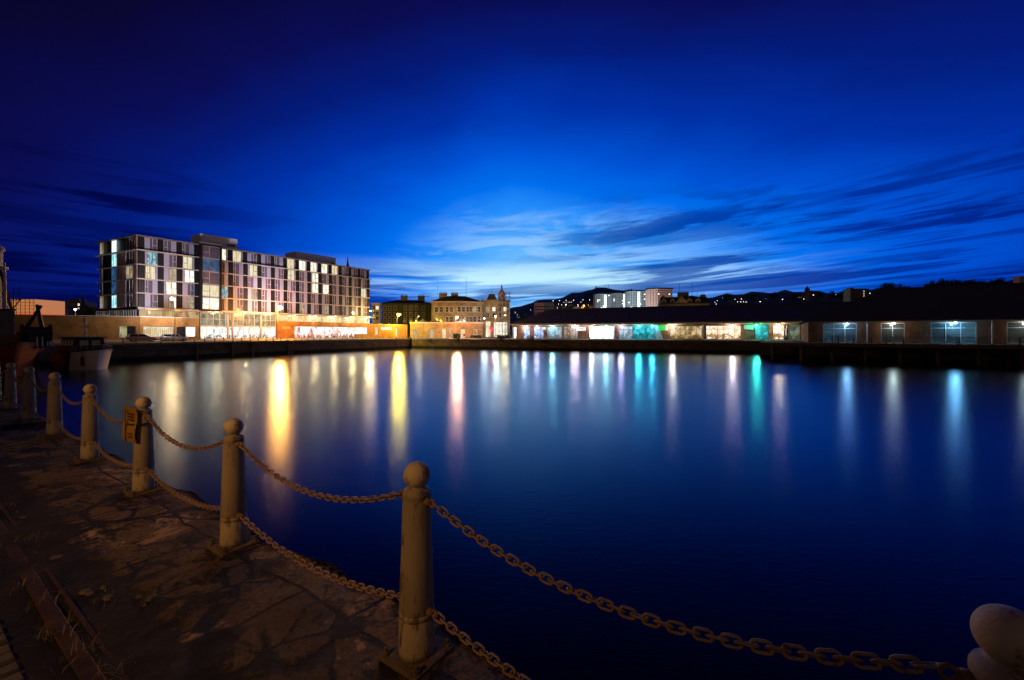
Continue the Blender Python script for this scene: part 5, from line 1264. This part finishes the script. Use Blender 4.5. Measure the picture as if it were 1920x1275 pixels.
# stone building with dormers right behind the warehouse
fr = Fr(pt(1240, 215)[:2], (.97, -.22), 1); t = thing('dormered_building', fr.p(12, -5, .1), 'old stone building with dormers, gable and chimneys behind the warehouse roof', 'building')
e_ = fr.s(1330); block(t, fr, 0, e_, 12, .1, fr.z(0, 570), dim_stone)
zr = fr.z(0, 570) + .26; rf = hiproof(t, fr, 0, e_, 12, zr, fr.z(0, 555.5), hip=.6)
chimney(fr, fr.s(1284.5), -5, 5.2, fr.z(0, 560), fr.z(fr.s(1284), 547.5), rf, 2); chimney(fr, fr.s(1323), -5.2, 2.2, fr.z(0, 566), fr.z(fr.s(1323), 552), rf, 2); chimney(fr, fr.s(1246), -5, 1.6, fr.z(0, 560), fr.z(0, 555), rf)
for px in (1245, 1261, 1293, 1309):
    a = fr.s(px); z0 = zr + .05; mb = MB()
    fr.box(mb, a - 1.1, a + 1.1, -2.5, -.05, z0 - .5, z0 + 1.5); mb.add([fr.p(a - 1.3, 0, z0 + 1.5), fr.p(a + 1.3, 0, z0 + 1.5), fr.p(a, 0, z0 + 2.6), fr.p(a - 1.3, -3.5, z0 + 1.5), fr.p(a + 1.3, -3.5, z0 + 1.5), fr.p(a, -3.5, z0 + 2.6)], [(0, 1, 2), (1, 4, 5, 2), (4, 3, 5), (3, 0, 2, 5), (0, 3, 4, 1)])
    dm = mb.build('dormer', sandstone, t); mb = MB(); fr.box(mb, a - .5, a + .5, -.045, .0, z0, z0 + 1.3); mb.build('window', dglass, dm)
mb = MB(); a = fr.s(1278); z0 = zr - .2; mb.add([fr.p(a - 3.2, .3, z0), fr.p(a + 3.2, .3, z0), fr.p(a, .3, z0 + 4.2), fr.p(a - 3.2, -5, z0), fr.p(a + 3.2, -5, z0), fr.p(a, -5, z0 + 4.2)], [(0, 1, 2), (1, 4, 5, 2), (4, 3, 5), (3, 0, 2, 5), (0, 3, 4, 1)]); mb.build('gable', sandstone, t)
for px, yt in ((1277.5, 528), (1302, 529), (1312, 546)):
    a = fr.s(px); q_ = fr.p(a, -6, fr.z(0, 556)); mb = MB(); mb.tube([q_, (q_[0], q_[1], fr.z(a, yt))], .07, 5)
    if px == 1302: mb.tube([(q_[0] - .9, q_[1], fr.z(a, yt) - .4), (q_[0] + .9, q_[1], fr.z(a, yt) - .2)], .06, 5)
    mb.build('aerial', dark_panel, t)
light('town_glow', fr.p(14, 6, 9.5), (1, .62, .3), 900, .4, t)
# monument and mast on the hill top
def on_hill(px, Y): X_ = (px - CX) / F * Y; return X_, Y, hill_h(X_ / Y, Y)
X_, Y_, z_ = on_hill(1117.5, 1490); t = thing('hilltop_monument', (X_, Y_, z_ - 1), 'small pointed war memorial on the summit of the dark hill', 'monument')
MB().box(X_ - 5, X_ + 5, Y_ - 5, Y_ + 5, z_ - 4, z_ + 3).build('plinth', dim_stone, t); MB().lathe([(3.4, 3), (2.6, 8), (.3, 19)], 8, (X_, Y_, z_)).build('obelisk', dim_stone, t)
X_, Y_, z_ = on_hill(1141, 1490); t = thing('radio_mast', (X_, Y_, z_), 'thin radio mast right of the hilltop memorial', 'mast')
MB().tube([(X_, Y_, z_ - 3), (X_, Y_, z_ + 24)], [.9, .35], 5).build('mast', steel, t); MB().tube([(X_ - 2, Y_, z_ + 8), (X_ + 2, Y_, z_ + 8)], .6, 5).build('crossbar', steel, t)
# lamps on the hill
def ray_hill(px, py):
    a_ = (px - CX) / F
    for Y in np.arange(440, 1490, 8):
        if hill_h(a_, Y) + 7 >= zz_(py, Y): return Y
    return 1480
hl = [(1037, 564, 1), (1049, 563.5, 1), (1061.5, 563, 1), (1075.5, 563, 1), (1093, 562, 1), (1105.5, 562, 1), (1057.5, 566.5, .6), (1062, 567.5, .6), (1047, 570, 1), (1053, 571.5, .8), (1061, 571.5, 2), (1083.5, 571.5, 1.1),
      (1084, 574.3, .8), (1063, 580, 2), (1091, 576, 1.2), (1103, 572, .8), (1045, 577.5, .7), (1020, 575.5, 1.1), (1067, 566.5, .5), (1071, 566.5, .5), (1016, 573.5, .5), (1022.5, 573.5, .5), (1038.6, 570.5, .5),
      (995, 581, .7), (1000, 582, .6), (1089, 566.5, .5), (1378, 561, .7), (1390, 560.5, 1.3), (1383, 566, .9), (1389, 566, .9), (1394, 566, .9), (1399, 566, .9), (1425, 565.5, 1.3), (1355, 558, .6), (1345, 563.5, .8), (1343, 570, .7), (1340, 566.5, .6),
      (1467, 561.5, 1.1), (1507, 560.5, 1.0), (1525, 553, 1.6), (1552, 552.5, .8), (1567, 552, .8), (1587.5, 551, 1.6), (1631, 549.6, 1.0), (1622, 546.5, .5), (970, 590, .7), (966, 586, .6)]
lm_w = emis('hill_lamp_white', (1, .93, .75), 7); lm_o = emis('hill_lamp_orange', (1, .45, .1), 7)
hp = {}
for k_, m_ in (('w', lm_w), ('o', lm_o)):
    r = thing('street_lamp', (0, 0, 0), 'tiny distant street lamp glowing on the dark hillside', 'street lamp', 'street lamps on the hill')
    MB().tube([(0, 0, -7), (0, 0, 0)], .25, 5).build('post', steel, r); R_ = .62
    MB().lathe([(R_ * math.sin(math.pi * i / 6), -R_ * math.cos(math.pi * i / 6)) for i in range(1, 6)], 8).build('lamp', m_, r, smooth=True); hp[k_] = [r, False]
for i_, (px, py, sz) in enumerate(hl):
    Y = ray_hill(px, py); k_ = 'o' if px in (1091, 1103, 1063, 1525, 1587.5, 1390) else 'w'
    r, used = hp[k_]; o = copy_tree(r) if used else r; hp[k_][1] = True
    o.location = ((px - CX) / F * Y, Y, zz_(py, Y)); s_ = .75 * sz * Y / 900; o.scale = (s_, s_, max(s_, .8))
q = ray_hill(1094.5, 573); X_ = (1094.5 - CX) / F * q
t = thing('floodlight_mast', (X_, q, hill_h(X_ / q, q)), 'intense orange floodlight on the hillside left of the towers', 'floodlight')
MB().tube([(X_, q, hill_h(X_ / q, q) - 1), (X_, q, zz_(573, q))], .3, 6).build('mast', steel, t); MB().lathe([(.2, -1.2), (1.5, -.6), (1.7, .4), (.4, 1.2)], 10, (X_, q, zz_(573, q))).build('lamp', emis('flood_orange', (1, .32, .03), 9), t, smooth=True)
light('lamp_light', (X_, q - 3, zz_(573, q) - 1), (1, .35, .05), 60000, 1, t)
# houses on the hill
hw_ = mat('house_harl', (.20, .17, .15), .9); 
for i_, (px, py, w_) in enumerate(((1045, 574, 9), (1058, 576, 8), (1070, 572, 10), (1079, 577, 9), (1100, 578, 10), (1349, 562, 12), (1362, 560, 14), (1374, 564, 10), (1408, 562, 12), (1440, 559, 16), (1455, 561, 10), (1482, 557, 18), (1500, 556, 12), (1540, 556, 14), (1562, 555, 12), (972, 594, 7), (985, 592, 8), (1012, 584, 8))):
    Y = ray_hill(px, py - 4); X_ = (px - CX) / F * Y; zg = zz_(py + 4, Y); fr = Fr((X_, Y), (.98, random.uniform(-.25, .25)), 1)
    t = thing('house', (X_, Y, zg), 'small dark house on the hillside among the distant lamps', 'house', 'houses on the hill')
    block(t, fr, -w_ / 2, w_ / 2, 8, zg - 6, zg + 5, hw_, 'wall'); rf = hiproof(t, fr, -w_ / 2, w_ / 2, 8, zg + 5.26, zg + 8.5, hip=1.0)
    mb = MB()
    for k in range(3): fr.box(mb, -w_ / 2 + w_ * (k + .3) / 3, -w_ / 2 + w_ * (k + .7) / 3, .02, .06, zg + 1.5, zg + 3.3)
    mb.build('window', warm_c if i_ % 3 == 0 else dglass, t)
# church tower and block at right skyline
X_, Y_, z_ = on_hill(1513.5, 1000); t = thing('church_tower', (X_, Y_, z_), 'dark square church tower on the right skyline', 'church')
MB().box(X_ - 3.6, X_ + 3.6, Y_ - 4, Y_ + 4, z_ - 5, zz_(541, Y_)).build('tower', dim_stone, t); MB().lathe([(3.8, 0), (1.2, 4.5), (.2, 7)], 8, (X_, Y_, zz_(541, Y_))).build('cap', slate, t); MB().box(X_ - 9, X_ - 3.6, Y_ - 4, Y_ + 5, z_ - 5, zz_(548, Y_)).build('nave', dim_stone, t)
fr = Fr(pt(1594.5, 600)[:2], (1, .05), 1); t = thing('tower_block', fr.p(13, -6, 10), 'dark flat block of flats on the right skyline above the corner warehouse roof', 'tower block')
block(t, fr, 0, fr.s(1630), 12, 5, fr.z(0, 541), dim_stone, 'walls'); mb = MB(); fr.box(mb, 2, 8, -9, -3, fr.z(0, 541) + .01, fr.z(0, 541) + 1.6); mb.build('roof_house', dim_stone, t)
for k in range(7):
    mb = MB()
    for j in range(4): fr.box(mb, 1.5 + k * 3.5, 3.2 + k * 3.5, .02, .08, fr.z(0, 546 + j * 4.5) - .9, fr.z(0, 546 + j * 4.5) + .9)
    mb.build('window', emis('tiny_warm', (1, .8, .5), .6) if k == 5 else mat('tower_window', (.04, .05, .07), .3), t)
# trees on the ridge behind the corner warehouse
tl = [(1648, 1.0), (1657, 1.5), (1666, 1.7), (1676, 1.5), (1686, 1.3), (1700, .9), (1741, 1.0), (1752, 1.4), (1762, 1.5), (1772, .9), (1782, 1.2), (1791, 1.4), (1800, 1.2), (1812, 1.0), (1822, 1.3), (1833, 1.4), (1845, 1.0), (1857, 1.2), (1868, 1.0), (1876, 1.5), (1888, 1.1), (1899, 1.2), (1911, 1.3), (1922, 1.2), (1560, .9), (1575, .8), (1535, .8), (1490, .7), (1450, .8), (1400, .7), (1415, .7), (1365, .8)]
protos = []
for i_, (px, sz) in enumerate(tl):
    Y = 520 if px > 1640 else 900
    base_y = {True: np.interp(px, [1640, 1680, 1720, 1760, 1800, 1920], [548, 547, 547, 540, 540, 538]), False: np.interp(px, [1360, 1600], [561, 557])}[px > 1640]
    zt_ = zz_(base_y - 5 - 5 * sz, Y); zb = zt_ - 13 * sz * Y / 520; zt_ += 2.2 * sz * Y / 520
    X_ = (px - CX) / F * Y
    if len(protos) < 5:
        tree((X_, Y, zb), zt_ - zb, (zt_ - zb) * .75, 'dark tree on the ridge against the right hand sky', 'trees on the right skyline', 200 + i_, 900); protos.append((bpy.data.objects[[o.name for o in bpy.data.objects if o.name.startswith('tree') and o.parent is None][-1]], zt_ - zb))
    else:
        src, h0 = protos[i_ % 5]; o = copy_tree(src); k_ = (zt_ - zb) / h0; o.location = (X_, Y, zb); o.scale = (k_ * random.choice((-1, 1)), k_, k_); o.rotation_euler = (0, 0, random.uniform(0, 6))
# ground under those trees
mb = MB(); rnd = random.Random(11)
xs_ = np.linspace(1640, 2250, 60)
vs = []
for Y, f_ in ((440, 0), (500, .8), (540, 1), (700, .9)):
    for px in xs_: vs.append(((px - CX) / F * Y, Y, .1 + (zz_(np.interp(px, [1640, 1680, 1720, 1760, 1800, 1920], [552, 551, 550, 544, 543, 541]), 520) - .1) * f_))
n_ = len(xs_); mb.add(vs, [(j * n_ + i, j * n_ + i + 1, (j + 1) * n_ + i + 1, (j + 1) * n_ + i) for j in range(3) for i in range(n_ - 1)])
tag(mb.build('terrain_ridge', earth, smooth=True), kind='structure')
# trees of left skyline
for i_, (px, Z, h_) in enumerate(((82, 240, 17), (97, 250, 15), (171, 230, 15), (176, 260, 17))):
    tree(pt(px, Z, .4), h_, h_ * .8, ['dark round tree left of the flat topped block', 'lower dark tree beside the flat topped block', 'dark tree touching the left side of the hotel', 'tall dark tree right behind the hotel side'][i_], 'trees on the left skyline', 300 + i_, 700)
q_ = pt(1917, 300); t = thing('chimney_stack', (q_[0], q_[1], 0), 'reddish square brick chimney top at the right edge above the trees', 'chimney')
MB().box(q_[0] - 2, q_[0] + 3, q_[1], q_[1] + 4, 0, zz_(520, 300)).build('stack', tw2, t); MB().box(q_[0] - 2.3, q_[0] + 3.3, q_[1] - .3, q_[1] + 4.3, zz_(520, 300) + .01, zz_(519, 300) + .3).build('cap', tw2, t)

# ================================================================== SHIPS
def hull(mb, O, u_, L, B, zb, zd, rake, sheer, bluff=2.2, n_=28, m_=8, stern_sq=.6):
    """O = stem head at deck level; u_ points from bow to stern"""
    u_ = Vector(u_).normalized(); nn = Vector((u_.y, -u_.x)); vs = []
    for i in range(n_ + 1):
        t_ = (i / n_) ** 1.5
        hb = (B / 2) * min(1, (1 - (1 - min(1, t_ / .42)) ** bluff)) ** .75 if t_ < .42 else B / 2 * (1 - (1 - stern_sq) * max(0, (t_ - .75) / .25) ** 2)
        for j in range(m_ + 1):
            v_ = j / m_; fl_ = .45 + .55 * v_ ** .7 if t_ < .3 else .85 + .15 * v_ ** .5
            k_ = fl_ * (1 - t_ / .3) + (.85 + .15 * v_ ** .5) * (t_ / .3) if t_ < .3 else fl_
            a = t_ * L + rake * (1 - v_) * max(0, 1 - t_ / .4); z_ = zb + (zd - zb + sheer * max(0, 1 - t_ / .5) ** 2) * v_
            vs.append((a, hb * k_, z_))
    P_ = lambda a, b_, z_: (O[0] + u_.x * a + nn.x * b_, O[1] + u_.y * a + nn.y * b_, z_)
    W_ = m_ + 1; N_ = (n_ + 1) * W_
    V = [P_(a, b_, z_) for a, b_, z_ in vs] + [P_(a, -b_, z_) for a, b_, z_ in vs]; Fs = []
    for i in range(n_):
        for j in range(m_):
            q_ = (i * W_ + j, (i + 1) * W_ + j, (i + 1) * W_ + j + 1, i * W_ + j + 1); Fs += [q_, tuple(N_ + k for k in q_)[::-1]]
    Fs += [tuple([n_ * W_ + j for j in range(W_)] + [N_ + n_ * W_ + j for j in range(m_, -1, -1)])]
    mb.add(V, Fs)
    deck = MB(); top = [P_(vs[i * W_ + m_][0], vs[i * W_ + m_][1] * .97, vs[i * W_ + m_][2] - .28) for i in range(n_ + 1)]; bot = [P_(vs[i * W_ + m_][0], -vs[i * W_ + m_][1] * .97, vs[i * W_ + m_][2] - .28) for i in range(n_ + 1)]
    deck.add(top + bot, [(i, i + 1, n_ + 2 + i, n_ + 1 + i) for i in range(n_)])
    railp = [P_(vs[i * W_ + m_][0], s_ * vs[i * W_ + m_][1], vs[i * W_ + m_][2]) for s_ in (1,) for i in range(n_ + 1)]
    railq = [P_(vs[i * W_ + m_][0], -vs[i * W_ + m_][1], vs[i * W_ + m_][2]) for i in range(n_ + 1)]
    return P_, deck, railp, railq
blackp = mat('black_paint', (.018, .018, .02), .5); whitep = mat('white_hull_paint', (.62, .56, .55), .45, var=.12, scale=2)
# red ship
su = (-.829, .559); SO = (-51.3, 44.2)
t = thing('red_ship', (SO[0] - 12, SO[1] + 8, WZ), 'old red hulled lightship with dark superstructure cut off at the left edge', 'ship')
mb = MB(); P_, deck, ra_, rb_ = hull(mb, SO, su, 40, 7.2, WZ - .5, .25, 3.6, .4, 2.2)
mb.build('hull', mat('red_hull', (.15, .022, .008), .5, var=.3, scale=1.5), t, smooth=True); deck.build('deck', deckm, t)
mb = MB(); mb.tube(ra_, .09, 6); mb.tube(rb_, .09, 6); mb.build('gunwale', blackp, t)
mb = MB()
for k in range(9):
    for s_ in (-1, 1): a = 1.2 + k * 1.1; hb = min(3.3, 1.0 + a * .5); mb.tube([P_(a, s_ * hb, .2), P_(a, s_ * hb, 1.25)], .05, 5)
mb.build('stanchions', framem, t)
def sb(a0, a1, b0, b1, z0, z1, name, m, par=None):
    mb = MB(); mb.hexa([P_(a0, b0, z0), P_(a1, b0, z0), P_(a1, b1, z0), P_(a0, b1, z0), P_(a0, b0, z1), P_(a1, b0, z1), P_(a1, b1, z1), P_(a0, b1, z1)]); return mb.build(name, m, par or t, bevel=.05)
sb(5.6, 8.8, -.4, 1.9, -.1, 1.5, 'deckhouse', mat('dark_red_paint', (.10, .03, .015), .6))
wh = sb(13.9, 21, -2.4, 1.5, -.1, 4.5, 'wheelhouse', mat('grey_ship_paint', (.09, .08, .075), .6)); sb(13.7, 21.2, -2.6, 1.6, 4.51, 4.68, 'roof', blackp, wh)
mb = MB()
for k in range(4): mb.hexa([P_(13.88, -2.0 + k * .85, 3.0), P_(13.89, -2.0 + k * .85, 3.0), P_(13.89, -1.4 + k * .85, 3.0), P_(13.88, -1.4 + k * .85, 3.0), P_(13.88, -2.0 + k * .85, 3.8), P_(13.89, -2.0 + k * .85, 3.8), P_(13.89, -1.4 + k * .85, 3.8), P_(13.88, -1.4 + k * .85, 3.8)])
mb.build('portlights', dglass, wh)
# windlass and davits on the foredeck
mb = MB(); mb.tube([P_(5.0, 1.1, 1.7), P_(5.0, 3.0, 1.7)], .70, 14); mb.tube([P_(7.6, .9, 1.3), P_(7.6, 3.0, 1.3)], .55, 12); mb.tube([P_(5.0, .9, 1.7), P_(5.0, 1.05, 1.7)], 1.0, 16); mb.tube([P_(5.0, 3.05, 1.7), P_(5.0, 3.2, 1.7)], 1.0, 16)
mb.tube([P_(3.4, 2.0, 1.2), P_(3.4, 2.9, 1.2)], .45, 12); mb.tube([P_(9.6, 2.0, .2), P_(9.6, 2.0, 2.4), P_(9.2, 2.2, 2.8)], .12, 8)
mb.hexa([P_(3.6, 1.2, .0), P_(9.2, 1.2, 0), P_(9.2, 2.9, 0), P_(3.6, 2.9, 0), P_(4.0, 1.3, 1.6), P_(9.0, 1.3, 2.0), P_(9.0, 2.8, 2.0), P_(4.0, 2.8, 1.6)])
mb.build('windlass', blackp, t)
mb = MB(); mb.tube([P_(7.4, 1.4, 1.8), P_(6.2, 2.6, 4.9)], [.22, .15], 8); mb.build('davit', blackp, t)
mb = MB(); mb.tube([P_(5.8, 2.7, 1.8), P_(6.4, 2.3, 5.0)], [.22, .15], 8); mb.build('davit', blackp, t)
mb = MB(); TA = 17.0
for s_ in (-1, 1):
    for e_ in (-1.4, 1.4): mb.tube([P_(TA + e_, .2 + s_ * 1.2, 4.7), P_(TA + e_ * .4, .2 + s_ * .4, 9.6)], .15, 6)
for zz in (5.5, 6.7, 7.9, 9.0): mb.tube([P_(TA, -.9 + zz * .05, zz), P_(TA, 1.3 - zz * .05, zz)], .07, 5); mb.tube([P_(TA, -.9 + zz * .05, zz), P_(TA, 1.3 - zz * .05, zz + 1.1)], .06, 5)
mb.tube([P_(TA, .2, 4.6), P_(TA, .2, 9.9)], .6, 12)
mb.build('lattice_tower', blackp, t)
MB().lathe([(.6, 9.5), (1.15, 9.8), (1.15, 10.1), (.65, 10.15), (.68, 12.0), (.9, 12.2), (.75, 12.6), (.2, 13.2)], 14, P_(TA, .2, 0)).build('lantern', mat('lantern_white', (.35, .33, .36), .5), t)
mb = MB(); mb.tube([P_(15.3, .95, .3), P_(14.9, .8, 7.4), P_(14.8, .75, 10.5)], [.17, .13, .08], 8); mb.build('white_pole', mat('pole_white', (.5, .38, .34), .5), t)
mb = MB(); mb.tube([P_(14.2, 1.4, 4.7), P_(14.2, 1.4, 7.2)], .05, 5); mb.tube([P_(12.8, 1.7, 5.8), P_(12.8, 1.7, 7.4)], .04, 5); mb.tube([P_(14.6, 1.2, 6.5), P_(12.2, 1.8, 6.5)], .04, 5); mb.tube([P_(14.6, 1.2, 5.8), P_(12.2, 1.8, 5.8)], .05, 5); mb.tube([P_(14.2, 1.4, 4.8), P_(12.6, 1.75, 5.8)], .06, 5); mb.build('bridge_rail', blackp, t)
mb = MB(); mb.tube([P_(6.0, 3.3, .3), P_(1.0, -1.6, WZ + .1)], .04, 5); mb.tube([P_(6.8, 3.35, .2), P_(2.0, -2.2, WZ + .1)], .04, 5); mb.build('mooring_line', lad, t)
# small boat
BO = (-53.2, 55.0); bu = (-.86, .51)
t = thing('small_boat', (BO[0] - 5, BO[1] + 3, WZ), 'small motor barge with pale flared bow and black wheelhouse beside the red ship', 'boat')
mb = MB(); P_, deck, ra_, rb_ = hull(mb, BO, bu, 12.5, 4.3, WZ - .3, -.85, .9, .45, 3.2, stern_sq=.8)
bm_ = bpy.data.materials.new('barge_paint'); bm_.use_nodes = True; nt = bm_.node_tree; nt.nodes.clear(); g = G(nt)
x, y, z = g.sep(g.n('ShaderNodeNewGeometry').outputs['Position'])
al_ = g.m('ADD', g.m('MULTIPLY', g.m('SUBTRACT', x, BO[0]), bu[0]), g.m('MULTIPLY', g.m('SUBTRACT', y, BO[1]), bu[1]))
edge = g.m('GREATER_THAN', g.m('ADD', al_, g.m('MULTIPLY', z, .55)), 2.3)
n_ = g.noise(g.vec(x, y, z), 2.0, 5)
b = g.n('ShaderNodeBsdfPrincipled'); g.put(b.inputs['Base Color'], g.mix(edge, g.mix(n_, (.55, .50, .50), (.72, .68, .68)), (.02, .018, .018))); b.inputs['Roughness'].default_value = .4
o = g.n('ShaderNodeOutputMaterial'); nt.links.new(b.outputs[0], o.inputs[0])
mb.build('hull', bm_, t, smooth=True); deck.build('deck', deckm, t)
mb = MB(); mb.tube(ra_, .10, 6); mb.tube(rb_, .10, 6); mb.build('rubbing_strake', blackp, t)
# black boot and stern half
def seg(a0, a1, b0, z0, z1, tp, name, m, par=None):
    mb = MB(); mb.hexa([P_(a0, -b0, z0), P_(a1, -b0, z0), P_(a1, b0, z0), P_(a0, b0, z0), P_(a0 + tp, -b0 * .92, z1), P_(a1 - tp, -b0 * .92, z1), P_(a1 - tp, b0 * .92, z1), P_(a0 + tp, b0 * .92, z1)]); return mb.build(name, m, par or t, bevel=.04)
wh = seg(3.2, 9.2, 1.55, -1.2, 1.05, .25, 'wheelhouse', blackp); rf = seg(2.95, 9.5, 1.7, 1.06, 1.22, .05, 'roof', mat('boat_roof', (.10, .10, .11), .5), wh)
seg(2.2, 3.19, 1.3, -1.2, -.1, .1, 'fore_cabin', blackp)
mb = MB(); ambg = emis('cabin_glass', (.5, .35, .15), .02)
for k in range(4):
    a = 3.9 + k * 1.25
    for s_ in (-1, 1): mb.add([P_(a, s_ * 1.53, .05), P_(a + .85, s_ * 1.53, .05), P_(a + .85, s_ * 1.475, .75), P_(a, s_ * 1.475, .75)], [(0, 1, 2, 3)])
for b_ in (-1.0, .15): mb.add([P_(3.3, b_, .05), P_(3.3, b_ + .85, .05), P_(3.38, b_ + .85, .75), P_(3.38, b_, .75)], [(0, 1, 2, 3)])
mb.build('wheelhouse_windows', ambg, wh)
mb = MB(); mb.tube([P_(5.2, 0, 1.2), P_(5.2, 0, 3.9)], .09, 8); mb.tube([P_(5.2, -.5, 2.6), P_(5.2, .5, 2.6)], .05, 6); mb.tube([P_(5.7, 0, 1.2), P_(5.2, 0, 2.4)], .06, 6); mb.build('mast', mat('mast_pink', (.55, .42, .42), .5), t)
mb = MB(); c_ = P_(5.2, 0, 0); mb.add([P_(5.25, 0, 3.1), P_(6.1, .1, 3.0), P_(6.2, .0, 3.6), P_(5.25, 0, 3.8)], [(0, 1, 2, 3)]); mb.build('flag', mat('flag_cloth', (.40, .30, .34), .8), t)
mb = MB()
rp = [ra_[i] for i in range(0, 12, 2)]; rq = [rb_[i] for i in range(0, 12, 2)]
for p in rp + rq: mb.tube([p, (p[0], p[1], p[2] + .62)], .022, 5)
mb.tube([(p[0], p[1], p[2] + .62) for p in rp], .022, 5); mb.tube([(p[0], p[1], p[2] + .62) for p in rq], .022, 5)
mb.build('bow_rail', mat('rail_steel', (.35, .33, .34), .4, metal=.4), t)
mb = MB(); c0 = Vector(P_(1.0, -1.35, -1.3)); mb.tube([c0 + Vector((0, 0, .9)), c0], .02, 5); mb.lathe([(.05, -.1), (.17, .0), (.17, 1.0), (.05, 1.1)], 10, (c0.x, c0.y, c0.z - 1.1)); mb.build('side_fender', blackp, t, smooth=True)
for a_, zz in ((8.4, 1.22), (4.3, 1.22)): mb = MB(); mb.tube([P_(a_, .9, zz), P_(a_, .9, zz + .8)], .03, 5); mb.build('aerial', steel, t)
